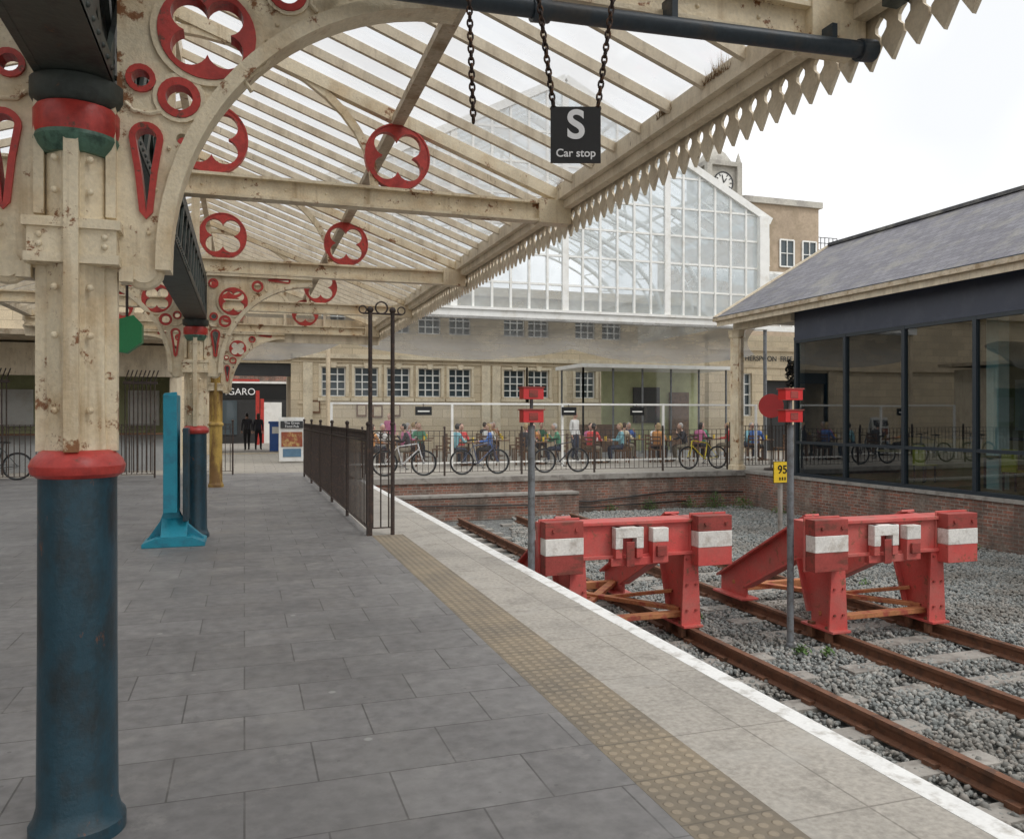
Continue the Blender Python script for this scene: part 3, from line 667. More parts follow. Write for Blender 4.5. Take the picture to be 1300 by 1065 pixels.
# ------------------------------------------------------------------ right building
B=bpy.data.objects.new('glazed_slate_roof_building',None); link(B)
X0=14.0
w=MB(); w.box(X0,X0+.3,-6,HY,-1.07,-.08,brick); w.box(X0-.04,X0+.34,-6,HY+.05,-.08,.0,concrete); w.obj('brick_plinth',parent=B)
w=MB(); ys=[18.25-i*1.87 for i in range(13)]
gz0,gz1=.08,3.62
w.box(X0+.02,X0+.2,-5,18.3,gz1,4.38,fasc); w.box(X0+.01,X0+.22,-5,18.32,.002,.08,framem)
w.box(X0+.2,21,18.1,18.3,.0,4.38,fasc)
w.obj('fascia_wall',parent=B)
w=MB()
for y in ys: w.box(X0+.0,X0+.12,y-.045,y+.045,.08,gz1,framem)
w.box(X0+.005,X0+.11,-5,18.25,.86,.93,framem); w.box(X0+.005,X0+.11,-5,18.25,gz1-.08,gz1+.003,framem)
w.box(X0-.005,X0+.02,-5,18.3,3.62,3.70,fasc)
w.obj('window_frames',parent=B)
w=MB(); 
for i in range(12):
    a,c=ys[i],ys[i+1]
    for (z0_,z1_) in ((.08,.89),(.89,gz1)):
        k=random.uniform(-.006,.006); k2=random.uniform(-.004,.004)
        w.add([(X0+.06+k,a,z0_),(X0+.06-k,c,z0_),(X0+.06-k+k2,c,z1_),(X0+.06+k+k2,a,z1_)],[(0,1,2,3)],tealglass)
w.obj('glazing',parent=B)
w=MB(); w.box(X0+.3,20.8,-5,18.1,-.02,.02,woodl); w.box(20.8,21,-5,18.1,0,4.3,green_in); w.box(X0+.2,21,-5,18.1,4.28,4.36,white)
for y in np.arange(-4,17,2.4):
    w.box(19.0,19.8,y,y+1.3,0,.95,woodl); w.box(20.3,20.79,y+.2,y+1.8,1.2,2.6,white)
    w.box(15.2,15.9,y+.4,y+1.4,.70,.75,woodl); w.box(15.5,15.6,y+.85,y+.95,.02,.70,framem); w.box(15.2,15.6,y-.1,y+.25,.42,.46,yellow); w.box(15.2,15.24,y-.1,y+.25,.46,.9,yellow)
    for e in (15.22,15.56): w.box(e-.015,e+.015,y-.08,y-.05,.02,.42,framem); w.box(e-.015,e+.015,y+.2,y+.23,.02,.42,framem)
w.box(16.4,17.1,12,17,0,1.05,woodl); w.box(16.35,17.15,11.95,17.05,1.05,1.1,framem); w.box(15.3,15.6,13.2,13.5,.0,3.9,white); w.box(15.3,15.6,9.2,9.5,.0,3.9,white)
w.obj('interior',parent=B)
w=MB(); ex,ez=13.35,4.52; rx,rz=17.5,6.95; ye=21.1
w.add([(ex,-6,ez),(ex,ye,ez),(rx,ye,rz),(rx,-6,rz)],[(0,1,2,3)],slate); w.add([(rx,-6,rz),(rx,ye,rz),(21.6,ye,ez),(21.6,-6,ez)],[(0,1,2,3)],slate)
w.beam((rx,-6,rz+.03),(rx,ye,rz+.03),.2,.09,slate)
w.obj('slate_roof',parent=B)
w=MB(); w.box(ex+.03,ex+.06,-6,ye-.04,4.26,4.49,cream_t); w.box(ex-.09,ex+.03,-6,ye,4.40,4.50,cream_d); w.box(ex+.06,21.5,-6,ye-.05,4.385,4.41,soffit)
w.box(ex-.095,ex+.03,-6,ye,4.503,4.52,navy)
w.add([(ex+.05,ye-.03,4.40),(21.5,ye-.03,4.40),(rx,ye-.03,rz-.03)],[(0,1,2)],cream_t); w.beam((ex,ye+.02,ez-.05),(rx,ye+.02,rz-.05),.05,.2,cream_t)
w.box(X0-.1,X0+.1,18.3,ye-.1,4.15,4.384,cream_t)
w.obj('eaves_fascia_and_gutter',parent=B)
w=MB(); w.lathe(X0,HY+.15,[(.26,0),(.26,.12),(.2,.16),(.19,3.9),(.24,3.95),(.26,4.15)],cream,8,False); w.box(X0-.05,X0+.05,HY-.12,HY-.03,.3,3.9,cream_d); w.obj('support_column',parent=B)
t=MB(); t.plate([circ(0,0,.36,28)],.10,lampred,(14.95,20.6,1.9),(.81,-.59,0),(0,0,1)); t.tube((14.95,20.6,0),(14.95,20.6,1.6),.02,iron); t.lathe(14.95,20.6,[(.22,-.0),(.2,.04),(.03,.06)],iron); t.obj('red_disc_sign')
t=MB()
for i in range(500):
    a=random.uniform(0,6.28); h=random.random(); q=(.34-.12*abs(h-.5))*math.sqrt(random.random()); c=Vector((15.35+q*math.cos(a),19.9+q*math.sin(a),2.45+h*.75)); u=Vector([random.uniform(-1,1) for _ in range(3)]).normalized()*.08; v_=u.cross(Vector((.3,.2,1))).normalized()*.04
    t.add([c-u,c+v_,c+u,c-v_],[(0,1,2,3)],black)
t.path([(15.35,19.9,3.1),(15.35,19.9,4.38)],.012,iron); t.obj('hanging_basket_plant')

# ------------------------------------------------------------------ glazed shed gable
S=bpy.data.objects.new('glazed_train_shed',None); link(S)
GY=26; gx0,gx1,gz,ga,gb=2.6,18.4,9.1,13.2,5.15; gm=(gx0+gx1)/2
def gtop(x): return gz+(ga-gz)*(1-abs(x-gm)/((gx1-gx0)/2))
w=MB(); w.box(gx0-.3,gx1+.3,GY-.12,GY+.12,gb-.32,gb,white); w.box(gx0-.3,gx1+.3,GY-.18,GY+.18,gb-.02,gb+.07,white)
n=24
for i in range(n+1):
    x=gx0+(gx1-gx0)*i/n; r=.11 if i%6==0 else .036
    w.box(x-r,x+r,GY-.05-r*.3,GY+.05,gb+.07,gtop(x)-.05,white)
for z in (6.1,7.1,8.1,9.1,10.2,11.3,12.2):
    f=1 if z<=9.1 else (ga-z)/(ga-gz); hw=(gx1-gx0)/2*f
    w.box(gm-hw,gm+hw,GY-.04,GY+.04,z-.035,z+.035,white)
for a,b_ in (((gx0-.4,GY,gz-.2),(gm,GY,ga)),((gm,GY,ga),(gx1+.4,GY,gz-.2))): w.beam(a,b_,.26,.26,white)
w.box(gx1-.15,gx1+.25,GY-.2,GY+.2,gb,gz-.05,white); w.box(gx0-.25,gx0+.15,GY-.2,GY+.2,gb,gz-.05,white)
w.tube((gx1+.2,GY,0),(gx1+.2,GY,gb-.32),.07,greysteel,10)
w.tube((gx0-.1,GY,0),(gx0-.1,GY,gb-.32),.07,stone,10)
w.obj('gable_frame',parent=S)
w=MB(); w.add([(gx0,GY,gb+.07),(gx1,GY,gb+.07),(gx1,GY,gz),(gm,GY,ga),(gx0,GY,gz)],[(0,1,2,3,4)],shedglass); w.obj('gable_glazing',parent=S)
w=MB()
for a,b_ in ((gx0-.4,gm),(gx1+.4,gm)):
    w.add([(a,GY,gz-.1),(b_,GY,ga+.1),(b_,40,ga+.1),(a,40,gz-.1)],[(0,1,2,3)],shedglass)
w.add([(gx1,GY,gb),(gx1,40,gb),(gx1,40,gz),(gx1,GY,gz)],[(0,1,2,3)],shedglass)
w.obj('roof_glazing',parent=S)
w=MB()
for y in (29.5,33,36.8):
    for s in (-1,1):
        w.beam((gm+s*8.2,y,gz-.25),(gm,y,ga-.1),.12,.18,white)
        w.ring((gm+s*4.6,y,gz+.9),(1,0,0),(0,0,1),.62,.05,white,24,6); w.ring((gm+s*6.4,y,gz+.25),(1,0,0),(0,0,1),.38,.04,white,20,6)
    w.ring((gm,y,gz+2.2),(1,0,0),(0,0,1),1.2,.06,white,30,6)
    w.path([(gm+7.6*math.cos(t),y,5.9+4.4*math.sin(t)) for t in [math.pi*i/28 for i in range(29)]],.10,white,6)
    w.path([(gm+7.1*math.cos(t),y,5.9+3.9*math.sin(t)) for t in [math.pi*i/28 for i in range(29)]],.05,white,6)
    for i in range(1,28): t=math.pi*i/28; w.tube((gm+7.6*math.cos(t),y,5.9+4.4*math.sin(t)),(gm+7.1*math.cos(t+.05*(-1)**i),y,5.9+3.9*math.sin(t+.05*(-1)**i)),.03,white,5)
for y in np.arange(26.8,40,.9):
    for s in (-1,1): w.beam((gm+s*8.3,y,gz-.15),(gm,y,ga+.05),.045,.07,white)
for k in (.25,.5,.75):
    for s in (-1,1): w.beam((gm+s*8.2*k,26,ga-(ga-gz)*k-.1),(gm+s*8.2*k,40,ga-(ga-gz)*k-.1),.08,.12,white)
w.obj('roof_trusses',parent=S)
w=MB(); w.add([(18.8,27,6.6),(26,27,6.6),(26,34,8.6),(18.8,34,8.6)],[(0,1,2,3)],shedglass); w.add([(18.8,27,6.6),(26,27,6.6),(26,27,5),(18.8,27,5)],[(0,1,2,3)],shedglass)
for x in np.arange(18.8,26.1,.6): w.beam((x,27,6.6),(x,34,8.6),.05,.08,white); w.box(x-.025,x+.025,26.96,27.0,5,6.6,white)
w.box(18.8,26,26.9,27.0,6.5,6.65,white); w.box(18.8,26,26.9,27.0,4.9,5.1,white); w.box(18.8,26,33.9,34.1,8.5,8.7,white); w.obj('side_glass_roof',parent=S)

def netobj(x0,x1,y,ztop,fn_,n=60,k=12):
    w=MB(); vs=[];fs=[]
    for i in range(n+1):
        x=x0+(x1-x0)*i/n; zb=fn_(i/n)
        for j in range(k+1):
            t=j/k; vs.append((x,y+.5*math.sin(t*3.1)+.10*math.sin(i*.55)*t,ztop+(zb-ztop)*t))
    for i in range(n):
        for j in range(k): a=i*(k+1)+j; fs.append((a,a+1,a+k+2,a+k+1))
    w.add(vs,fs,net,True); w.obj('safety_net')
netobj(3.2,17.8,25.4,4.85,lambda t:3.85-.42*math.sin(math.pi*((t*2)%1))**.8)
netobj(-2.2,3.0,21.6,4.2,lambda t:3.95-.95*math.sin(math.pi*min(1,t*1.0))**.7)

# ------------------------------------------------------------------ station building (stone)
T=bpy.data.objects.new('stone_station_building',None); link(T)
WY=36
def window(w,x,z0,z1,wd,y,nx=3,nz=4):
    w.box(x-wd/2-.05,x+wd/2+.05,y-.05,y-.001,z0-.05,z0,white)
    w.box(x-wd/2,x+wd/2,y+.09,y+.10,z0,z1,paneglass)
    for i in range(nx+1): xx=x-wd/2+wd*i/nx; r=.05 if i in(0,nx) else .025; w.box(xx-r,xx+r,y+.0,y+.08,z0,z1,white)
    for i in range(nz+1): zz=z0+(z1-z0)*i/nz; r=.05 if i in(0,nz) else .025; w.box(x-wd/2,x+wd/2,y+.01,y+.07,zz-r,zz+r,white)
def wall_with_openings(name,xa,xb,za,zb,y,th,ops,m,parent):
    outer=[(xa,za),(xb,za),(xb,zb),(xa,zb)]
    w=MB(); w.plate([outer]+[[(a,c),(b_,c),(b_,d),(a,d)] for a,b_,c,d in ops],th,m,(0,y+th/2,0)); return w.obj(name,parent=parent)
wx=[3.7+1.42*i for i in range(5)]+[12.0,13.2]+[15.6,17.0]
ops=[(x-.52,x+.52,2.45,3.75) for x in wx]+[(x-.52,x+.52,5.3,6.6) for x in wx[::1]]
wall_with_openings('front_wall',1.95,24,.01,7.5,WY,.35,ops,ashlar,T)
wall_with_openings('arch_wall',-20,1.95,-.001,7.5,WY+.003,.35,[(-1.25,1.9,0.02,3.85)],ashlar,T)
w=MB()
for x in wx: window(w,x,2.45,3.75,1.04,WY+.12); window(w,x,5.3,6.6,1.04,WY+.12)
w.obj('windows',parent=T)
stone_l=mat('dressed_stone',(.66,.57,.42),(.56,.47,.34),s=2,rough=.8,bs=20)
w=MB(); w.box(1.95,24,WY-.16,WY,4.1,4.3,stone_l); w.box(1.95,24,WY-.06,WY,3.93,3.99,stone)
w.box(2.2,24,WY-.05,WY,2.12,2.24,stone); w.box(-20,1.9,WY-.15,WY,4.0,4.3,stone); w.box(-20,24,WY-.3,WY,7.1,7.5,stone)
for x in (2.6,10.6,11.1,14.4,18.2): w.box(x-.2,x+.2,WY-.07,WY,0,3.92,stone_l)
for x in wx:
    for s in (-1,1): w.box(x+s*.59-.06,x+s*.59+.06,WY-.05,WY,2.45,3.75,stone_l)
    w.box(x-.68,x+.68,WY-.09,WY,2.25,2.40,stone_l); w.box(x-.65,x+.65,WY-.06,WY,3.75,3.859,stone_l); w.plate([[(x-.09,3.70),(x+.09,3.70),(x+.14,3.92),(x-.14,3.92)]],.10,stone_l,(0,WY-.05,0))
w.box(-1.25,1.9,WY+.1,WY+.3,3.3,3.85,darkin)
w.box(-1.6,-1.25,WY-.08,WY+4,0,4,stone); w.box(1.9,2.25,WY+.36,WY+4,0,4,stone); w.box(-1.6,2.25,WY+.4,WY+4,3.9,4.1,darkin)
w.obj('mouldings',parent=T)
w=MB()
for x,z in ((4.9,1.85),(5.6,1.8),(6.4,1.85),(2.9,2.0)): w.box(x-.22,x+.22,WY-.06,WY-.0,z-.28,z+.28,woodb); w.box(x-.16,x+.16,WY-.065,WY-.061,z-.2,z+.2,stone)
w.obj('menu_boards',parent=T)
T2=bpy.data.objects.new('stone_pub_wing',None); link(T2)
wall_with_openings('wall',19.3,32,0,5.2,31,.35,[(20.5,21.5,1.6,3.5),(24.6,25.6,1.6,3.5),(22.2,23.6,0.02,3.2)],ashlar,T2)
w=MB(); window(w,21,1.6,3.5,1.0,31.12); window(w,25.1,1.6,3.5,1.0,31.12); w.box(19.2,32,30.9,31,4.5,4.7,stone); w.box(19.3,32,30.95,31,3.75,3.85,stone); w.box(22.2,23.6,31.2,31.3,0,3.2,darkin); w.obj('windows_and_trim',parent=T2)
text('lettering','A WETHERSPOON  FREE HOUSE',.32,(22.4,30.93,4.15),(R90,0,0),black,T2,off=.006)
w=MB(); w.box(-6,8,50,50.4,0,7,brick); w.box(-6,8,49.9,50,2.6,3.5,black)
w.box(-6,8,49.93,50,0,2.6,darkin); w.box(-1.2,-.4,49.88,49.93,.5,2.5,paneglass); w.box(.9,1.1,49.85,49.93,0,2.6,redp); w.box(1.1,2.1,49.86,49.93,0,2.4,white); w.box(-6,8,49.8,50,3.5,3.62,white)
for x in (-1.5,1.2,3.6): window(w,x,4.2,5.6,1.1,49.9)
so=w.obj('street_shop'); text('lettering','FIGARO',.55,(-.35,49.88,3.0),(R90,0,0),whiteclean,so)
w=MB(); w.box(.6,.8,47,47.2,0,3,redp); w.box(-2,.8,46.9,47.2,3.5,3.62,redp); w.obj('red_shop_awning_frame')
T3=bpy.data.objects.new('ticket_office_building',None); link(T3)
w=MB(); w.box(-20,-2.0,26,26.15,0,1.05,greyp); w.box(-20,-2.0,25.9,26.2,2.75,3.6,cream_t); w.box(-20,-2,25.85,25.9,3.5,3.66,cream_t); w.box(-20,-2,27.9,28,0,3.6,green_in); w.box(-20,-2,25.8,26.3,1.05,1.1,woodb); w.box(-2.1,-1.9,26.0,28,0,3.6,cream_t)
w.box(-20,-2,26,28,3.55,3.6,soffit); w.box(-20,-1.5,24,28.5,3.72,3.86,cream_d)
for x in np.arange(-19.5,-2,1.75): w.box(x-.06,x+.06,25.98,26.12,1.1,2.75,woodb); w.box(x+.3,x+1.2,27.8,27.89,1.3,2.4,white)
w.obj('counter_front',parent=T3)
w=MB()
for x0 in (-6.9,-3.2):
    for i in range(8): xx=x0+i*.11; w.path([(xx,25.2,0),(xx,25.2,2.6),(xx+.1,25.2,2.9)],.018,iron,5)
    w.box(x0-.05,x0+.85,25.17,25.23,2.5,2.58,iron)
w.obj('folding_iron_gate')
w=MB(); w.box(-9.3,-9,-5,26,0,4.6,cream_d); w.box(-9.02,-8.98,-5,26,0,1.1,greyp); w.add([(-9,-5,4.53),(LX-.3,-5,4.53),(LX-.3,24,4.53),(-9,24,4.53)],[(0,1,2,3)],roofglass)
for y in np.arange(-3,24,3): w.box(-8.99,-8.93,y,y+1.6,1.2,2.9,paneglass); w.box(-8.97,-8.9,y-.08,y,1.1,3,white); w.box(-8.97,-8.9,y+1.6,y+1.68,1.1,3,white); w.box(-8.97,-8.9,y-.08,y+1.68,2.9,2.98,white)
for y in np.arange(-4,24,1.2): w.box(-9,LX-.3,y-.03,y+.03,4.38,4.495,cream_t)
w.obj('platform_side_building')

w=MB(); w.beam((1.55,28.7,.05),(1.55,28.95,1.55),.85,.04,white,(0,-1,0)); w.beam((1.55,29.35,.05),(1.55,29.0,1.55),.85,.04,white,(0,-1,0))
w.beam((1.55,28.745,.55),(1.55,28.825,1.05),.7,.03,mat('food_photo',(.30,.07,.03),(.5,.33,.12),s=5,rough=.5),(0,-1,0)); w.beam((1.55,28.82,1.18),(1.55,28.87,1.42),.75,.03,black,(0,-1,0)); w.beam((1.55,28.70,.2),(1.55,28.74,.48),.6,.03,mat('menu_blue',(.1,.2,.3),rough=.5),(0,-1,0))
so=w.obj('pub_a_board'); text('lettering','The Great\nFood Pub',.12,(1.55,28.80,1.30),(math.radians(80),0,0),whiteclean,so)
w=MB(); w.box(1.1,1.75,38.5,39,0,1.25,bluebin); w.box(1.05,1.8,38.45,39.05,1.25,1.35,bluebin); w.box(1.2,1.65,38.48,38.5,.8,1.1,white); w.obj('blue_bin')

w=MB()
for i,x in enumerate((2.4,6.0,9.6,13.2,16.8)):
    w.box(x-.035,x+.035,23.97,24.03,0,2.0,white)
w.box(2.4,16.8,23.98,24.02,1.94,2.0,white); w.box(2.4,16.8,23.98,24.02,.15,.2,white)
w.add([(2.4,24.0,.2),(16.8,24.0,.2),(16.8,24.0,1.94),(2.4,24.0,1.94)],[(0,1,2,3)],clearglass)
so=w.obj('glass_windbreak_screen')
w=MB()
for x in (5.1,9.8,12.2): w.box(x-.25,x+.25,23.9,23.93,1.62,1.88,black); w.box(x-.18,x+.18,23.895,23.899,1.72,1.76,white); w.tube((x,23.93,1.88),(x,23.96,1.96),.01,iron)
w.obj('menu_signs')
w=MB(); a0,a1,b0,b1,hz=12.3,18.6,28.6,30.8,3.45
w.box(a0-.2,a1+.2,b0-.3,b1+.2,hz,hz+.14,white); w.box(a0,a1,b0,b1,.0,.15,greyp)
for x in np.linspace(a0,a1,6): w.box(x-.03,x+.03,b0-.03,b0+.03,.15,hz,greysteel)
for y in (b0,b1): w.box(a0-.03,a0+.03,y-.03,y+.03,.15,hz,greysteel)
w.add([(a0,b0,.15),(a1,b0,.15),(a1,b0,hz),(a0,b0,hz)],[(0,1,2,3)],clearglass); w.add([(a0,b0,.15),(a0,b1,.15),(a0,b1,hz),(a0,b0,hz)],[(0,1,2,3)],clearglass)
w.box(a0+1.8,a1,b1,b1+.1,.15,hz,green_in); w.box(a0+.5,a0+2.5,b0+1.2,b0+1.7,.15,1.25,woodb); w.box(a0+3.2,a0+4.4,b1-.15,b1-.01,1.3,2.8,darkin); w.box(a0+4.9,a0+5.8,b1-.15,b1-.01,.3,2.6,woodb)
w.obj('glass_conservatory')

# clock tower and buildings
T4=bpy.data.objects.new('clock_tower',None); link(T4)
tx,ty=41.0,65
w=MB(); w.box(tx-1.8,tx+1.8,ty-1.8,ty+1.8,-1,21.0,stone2); w.box(tx-2.1,tx+2.1,ty-2.1,ty+2.1,20.4,20.9,stone2)
w.box(tx-1.45,tx+1.45,ty-1.45,ty+1.45,21,24.1,stone2); w.box(tx-1.8,tx+1.8,ty-1.8,ty+1.8,24.1,24.5,stone2)
w.lathe(tx,ty,[(1.6,24.5),(1.5,24.9),(1.1,25.5),(.6,25.9),(.3,26.0),(.26,26.5),(.1,26.7),(.03,27.6)],stone2,16)
for sx_ in (-1,1):
    for sy_ in (-1,1): w.box(tx+sx_*1.55-.25,tx+sx_*1.55+.25,ty+sy_*1.55-.25,ty+sy_*1.55+.25,20.9,24.1,stone2); w.lathe(tx+sx_*1.55,ty+sy_*1.55,[(.27,24.5),(.18,24.9),(.02,25.4)],stone2,8)
w.obj('tower',parent=T4)
w=MB()
for (o,ux) in (((tx,ty-1.5,22.6),(1,0,0)),((tx-1.5,ty,22.6),(0,-1,0))):
    w.plate([circ(0,0,.92,32)],.1,white,o,ux); w.plate([circ(0,0,1.0,32),circ(0,0,.9,32)],.2,black,o,ux)
    U=Vector(ux); O=Vector(o); nn=U.cross(Vector((0,0,1)))*.08
    for h in range(12):
        t=h*math.pi/6; dd=U*math.cos(t)+Vector((0,0,1))*math.sin(t); w.beam(O+nn+dd*.64,O+nn+dd*.84,.06,.06,black)
    w.beam(O+nn,O+nn+(U*.3+Vector((0,0,.38))),.06,.09,black); w.beam(O+nn,O+nn+(U*-.16+Vector((0,0,.7))),.06,.07,black)
w.obj('clock_faces',parent=T4)
w=MB(); w.box(31.4,37.2,46,58,-1,15.7,tanb); w.box(31.2,37.4,45.8,58.2,15.7,16.1,stone2); w.box(33.5,34.1,50,50.6,16.1,17.4,stone2); w.box(37.2,46,47,58,-1,12.9,tanb)
for x in (32.6,34.6,36.4): window(w,x,11.6,13.4,1.1,45.9,2,2); window(w,x,8.2,10,1.1,45.9,2,2)
for i in range(9): w.tube((37.6+i*.35,48,12.9),(37.6+i*.35,48,14.3),.035,greysteel,5)
for z in (13.4,13.9,14.3): w.tube((37.6,48,z),(40.4,48,z),.035,greysteel,5)
w.obj('tan_office_building')

# ------------------------------------------------------------------ people
def skinned(nodes,edges):
    me=bpy.data.meshes.new('sk'); names=list(nodes); idx={k:i for i,k in enumerate(names)}
    me.from_pydata([nodes[k][0] for k in names],[(idx[a],idx[b_]) for a,b_ in edges],[])
    ob=link(bpy.data.objects.new('sk',me)); sm=ob.modifiers.new('s','SKIN'); sm.use_smooth_shade=True
    for i,k in enumerate(names):
        r=nodes[k][1]; r=(r,r) if isinstance(r,(int,float)) else r; me.skin_vertices[0].data[i].radius=r; me.skin_vertices[0].data[i].use_root=(i==0)
    sb=ob.modifiers.new('u','SUBSURF'); sb.levels=1
    dg=bpy.context.evaluated_depsgraph_get(); m2=bpy.data.meshes.new_from_object(ob.evaluated_get(dg))
    vs=[tuple(v.co) for v in m2.vertices]; fs=[tuple(p.vertices) for p in m2.polygons]
    P=np.array([nodes[k][0] for k in names]); seg=[(idx[a],idx[b_]) for a,b_ in edges]
    cls=[]
    for f in fs:
        c=np.mean([vs[i] for i in f],axis=0); best=None
        for a,b_ in seg:
            A,Bq=P[a],P[b_]; t=np.clip(np.dot(c-A,Bq-A)/max(1e-9,np.dot(Bq-A,Bq-A)),0,1); d=np.linalg.norm(c-(A+t*(Bq-A)))
            if best is None or d<best[0]: best=(d,names[a],names[b_])
        cls.append(best[2])
    bpy.data.objects.remove(ob); return vs,fs,cls,nodes
E=[('pel','sp'),('sp','ch'),('ch','nk'),('nk','hd')]
for s in 'LR': E+=[('ch','sh'+s),('sh'+s,'el'+s),('el'+s,'wr'+s),('wr'+s,'ha'+s),('pel','hp'+s),('hp'+s,'kn'+s),('kn'+s,'an'+s),('an'+s,'to'+s)]
def pose_stand(walk=.0):
    n={'pel':((0,0,.97),(.15,.11)),'sp':((0,0,1.14),(.14,.10)),'ch':((0,0,1.34),(.16,.11)),'nk':((0,0,1.47),.055),'hd':((0,-.01,1.56),.05)}
    for s,k in (('L',-1),('R',1)):
        w_=walk*k
        n['sh'+s]=((k*.175,0,1.41),.065); n['el'+s]=((k*.215,.03-w_*.3,1.14),.045); n['wr'+s]=((k*.22,-.05-w_*.7,.92),.03); n['ha'+s]=((k*.22,-.07-w_*.8,.85),.03)
        n['hp'+s]=((k*.09,0,.90),.10); n['kn'+s]=((k*.095,-.04+w_*.8,.50),.065); n['an'+s]=((k*.095,.03+w_*1.3,.10),.045); n['to'+s]=((k*.10,-.12+w_*1.3,.04),.04)
    return n
def pose_sit(lean=.0,arm=0):
    n={'pel':((0,0,.54),(.16,.12)),'sp':((0,-.02-lean*.4,.72),(.14,.10)),'ch':((0,-.03-lean,.94),(.16,.11)),'nk':((0,-.05-lean*1.2,1.07),.055),'hd':((0,-.07-lean*1.4,1.16),.05)}
    for s,k in (('L',-1),('R',1)):
        up=.22 if (arm and k>0) else 0
        n['sh'+s]=((k*.175,-.03-lean,1.01),.065); n['el'+s]=((k*.24,-.14-lean,.78),.045); n['wr'+s]=((k*.15,-.36-lean+up*.3,.77+up),.03); n['ha'+s]=((k*.12,-.43-lean+up*.6,.78+up*1.3),.03)
        n['hp'+s]=((k*.10,-.05,.52),.10); n['kn'+s]=((k*.13,-.44,.52),.07); n['an'+s]=((k*.13,-.40,.11),.045); n['to'+s]=((k*.14,-.55,.04),.04)
    return n
POSES={'st':skinned(pose_stand(0),E),'wk':skinned(pose_stand(.13),E),'si':skinned(pose_sit(.0),E),'sl':skinned(pose_sit(.10,1),E)}
skinm=mat('skin',(.58,.36,.27),rough=.55,var=.08,bmp=0); shoe=mat('shoe',(.03,.025,.02),rough=.5)
HAIR=[mat('hair_brown',(.06,.035,.02),rough=.6),mat('hair_grey',(.40,.38,.36),rough=.6),mat('hair_fair',(.36,.25,.12),rough=.6),mat('hair_dark',(.015,.012,.01),rough=.5)]
CL=[mat('cloth_%d'%i,c,rough=.85,var=.15) for i,c in enumerate([(.60,.06,.06),(.08,.18,.50),(.72,.72,.70),(.04,.04,.05),(.55,.16,.30),(.20,.42,.48),(.60,.52,.38),(.65,.30,.10),(.10,.30,.18)])]
TR=[mat('trouser_%d'%i,c,rough=.85,var=.15) for i,c in enumerate([(.03,.04,.07),(.02,.02,.022),(.22,.19,.14)])]
def person(x,y,rot,pose,cl,tr,ha,sc=1,longhair=False,z=0):
    vs,fs,cls,n=POSES[pose]; M=Matrix.Translation((x,y,z))@Matrix.Rotation(rot,4,'Z')@Matrix.Scale(sc,4); b=MB()
    g={}
    for f,c in zip(fs,cls):
        k='skin' if (c[:2] in('ha',) or c in('hd',)) else 'shoe' if c[:2]=='to' else 'tr' if c[:2] in('hp','kn','an') else 'cl'
        g.setdefault(k,[]).append(f)
    for k,F in g.items(): b.add(vs,F,{'skin':skinm,'shoe':shoe,'tr':tr,'cl':cl}[k],True,M)
    h=n['hd'][0]; hc=(h[0],h[1]-.015,h[2]+.075)
    q=MB(); q.sphere(hc,.075,.092,.115,skinm,16,12)
    q.sphere((hc[0],hc[1]+.018,hc[2]+.018),.083,.092,.112,ha,16,12)
    keep=[(f,m,s_) for f,m,s_ in zip(q.f,q.m,q.s) if m==0 or (lambda c:(c[2]>hc[2]+.055) or (c[1]>hc[1]+.015 and c[2]>hc[2]-(.12 if longhair else .07)))([sum(q.v[i][a] for i in f)/len(f) for a in range(3)])]
    q.f=[k[0] for k in keep]; q.m=[k[1] for k in keep]; q.s=[k[2] for k in keep]
    if longhair: q.sphere((hc[0],hc[1]+.06,hc[2]-.07),.075,.045,.12,ha,12,8)
    q.path([(hc[0],hc[1]-.088,hc[2]+.02),(hc[0],hc[1]-.108,hc[2]-.02),(hc[0],hc[1]-.09,hc[2]-.028)],[.007,.012,.008],skinm,6)
    for s in (-1,1):
        q.sphere((hc[0]+s*.077,hc[1]+.005,hc[2]-.005),.01,.02,.03,skinm,8,6); q.sphere((hc[0]+s*.028,hc[1]-.082,hc[2]+.012),.011,.008,.008,black,8,6)
    q.box(hc[0]-.022,hc[0]+.022,hc[1]-.092,hc[1]-.08,hc[2]-.055,hc[2]-.047,CL[0])
    for s in 'LR':
        a=Vector(n['wr'+s][0]); c=Vector(n['ha'+s][0]); d=(c-a).normalized(); sd=Vector((1,0,0)); sd=(sd-d*sd.dot(d)).normalized(); dn=d.cross(sd)
        for i in range(4):
            p0=c+sd*(i-1.5)*.017; L_=(.075,.085,.08,.06)[i]; q.path([p0,p0+d*L_*.5+dn*.003,p0+d*L_*.95+dn*.02],[.009,.0085,.006],skinm,6)
        kk=1 if s=='L' else -1; p0=c+sd*kk*.025-d*.02; q.path([p0,p0+sd*kk*.02+d*.03,p0+sd*kk*.022+d*.055],[.010,.009,.007],skinm,6)
    base_=len(b.v); b.v+=[tuple(M@Vector(p)) for p in q.v]
    for f,m,s_ in zip(q.f,q.m,q.s): b.f.append(tuple(i+base_ for i in f)); b.m.append(b.mi(q.mats[m])); b.s.append(s_)
    b.obj('person')
person(.12,39.4,math.pi+.1,'wk',CL[3],TR[1],HAIR[3],1.0); person(.62,39.6,math.pi-.15,'wk',CL[3],TR[1],HAIR[0],.98,True)
person(11.2,26.8,.5,'st',CL[2],TR[0],HAIR[1]); person(5.2,30.5,-.5,'st',CL[4],TR[2],HAIR[2],.97,True)
def table(x,y):
    t=MB(); t.lathe(x,y,[(.02,.0),(.25,.01),(.25,.03),(.03,.05),(.03,.70),(.40,.715),(.42,.73),(.42,.745),(.40,.75)],woodb,20); t.lathe(x+.12,y-.08,[(.03,.75),(.038,.9),(.036,.902)],yellow,10); t.lathe(x-.15,y+.05,[(.03,.75),(.036,.88)],white,10); t.obj('pub_table')
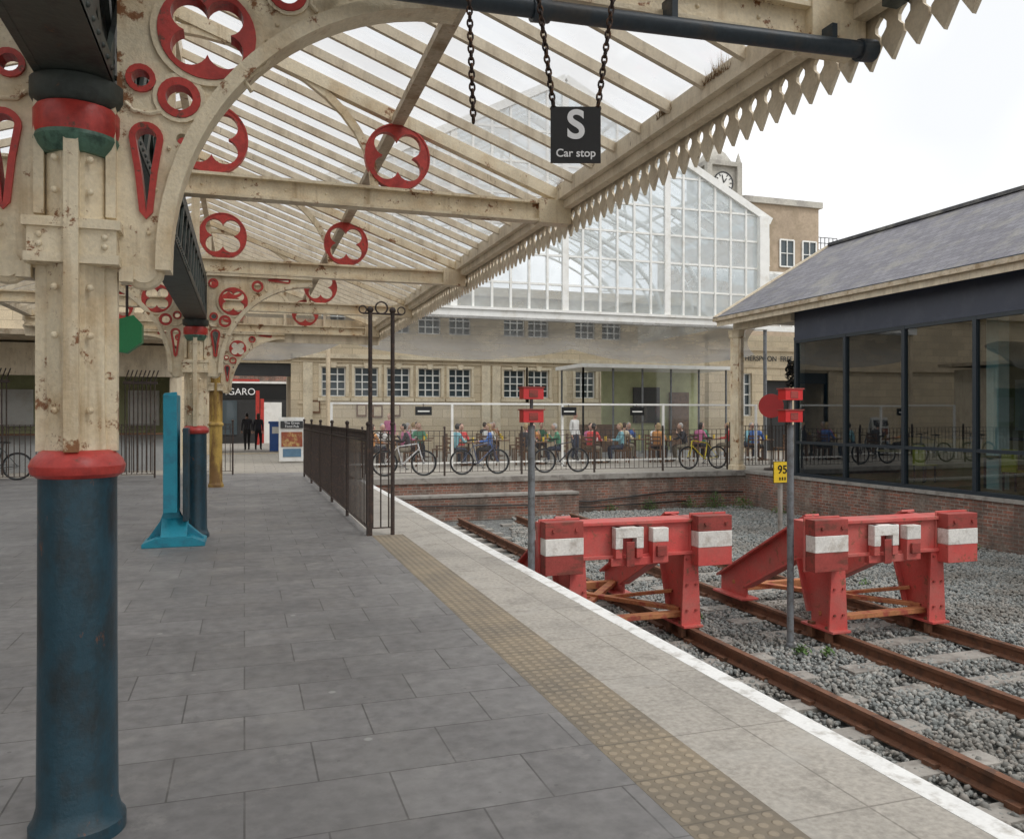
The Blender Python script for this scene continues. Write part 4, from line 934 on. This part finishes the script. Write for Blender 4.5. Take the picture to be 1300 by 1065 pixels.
def chair(x,y,r):
    M=Matrix.Translation((x,y,0))@Matrix.Rotation(r,4,'Z'); t=MB(); t.box(-.21,.21,-.22,.2,.42,.45,woodb,M)
    for a in (-.19,.19):
        t.box(a-.018,a+.018,-.21,-.175,0,.42,woodb,M); t.box(a-.018,a+.018,.17,.205,0,.92,woodb,M)
    for z in (.6,.75,.88): t.box(-.17,.17,.175,.2,z-.03,z+.03,woodb,M)
    t.obj('pub_chair')
k=0
# people mostly on the far and side seats so they face the platform
for (x,y,c) in [(4.3,25.6,3),(5.9,28.2,2),(6.9,25.4,3),(8.6,27.6,2),(9.3,25.3,3),(11.6,25.4,3),(13.8,27.2,2),(14.1,25.4,3),(16.6,26.6,3),(17.9,25.2,2),(6.6,31,2),(9.6,31.0,2),(11.0,29.4,2)]:
    table(x,y); a0=random.uniform(-.35,.35)+math.pi/2
    for i in range(3):
        a=a0+(0,2.0,-2.0)[i]; px,py=x+.72*math.cos(a),y+.72*math.sin(a); r=math.atan2(y-py,x-px)+math.pi/2
        chair(px,py,r)
        if i<c: person(px,py,r,'si' if (k%2) else 'sl',CL[(k*5+2)%9],TR[k%3],HAIR[(k*3+1)%4],1,(k%3==1)); k+=1

# ------------------------------------------------------------------ world, sun, camera
W=bpy.data.worlds.new('World'); scene.world=W; W.use_nodes=True; nt=W.node_tree; bg=nt.nodes['Background']
sky=nt.nodes.new('ShaderNodeTexSky'); sky.sky_type='NISHITA'; sky.sun_disc=False; el,rot=math.radians(52),math.radians(140)
sky.sun_elevation=el; sky.sun_rotation=rot; sky.dust_density=4; sky.air_density=1
hs=nt.nodes.new('ShaderNodeHueSaturation'); hs.inputs['Saturation'].default_value=.25; nt.links.new(sky.outputs[0],hs.inputs['Color'])
tc=nt.nodes.new('ShaderNodeTexCoord'); nz=noise(nt,tc.outputs['Generated'],2.2,3,.5)
cl=mix(nt,rng(nt,nz,.35,.65),(6.8,6.95,7.1),(9.4,9.4,9.4)); fin=mix(nt,.88,hs.outputs[0],cl)
nt.links.new(fin,bg.inputs[0]); bg.inputs[1].default_value=.15
L=bpy.data.lights.new('sun','SUN'); L.energy=1.3; L.angle=math.radians(16); L.color=(1,.97,.93); lo=link(bpy.data.objects.new('sun',L))
d=Vector((math.sin(rot)*math.cos(el),math.cos(rot)*math.cos(el),math.sin(el)))
lo.rotation_euler=d.to_track_quat('Z','Y').to_euler()
cam=bpy.data.cameras.new('camera'); cam.lens=36*1030/1300; cam.sensor_width=36; cam.clip_end=2000; cam.clip_start=.05; cam.shift_y=-4.5/1300
co=link(bpy.data.objects.new('camera',cam)); co.location=(0,0,1.6); co.rotation_euler=(R90,0,-math.radians(18.26)); scene.camera=co
scene.view_settings.view_transform='Standard'; scene.view_settings.look='None'; scene.view_settings.exposure=0
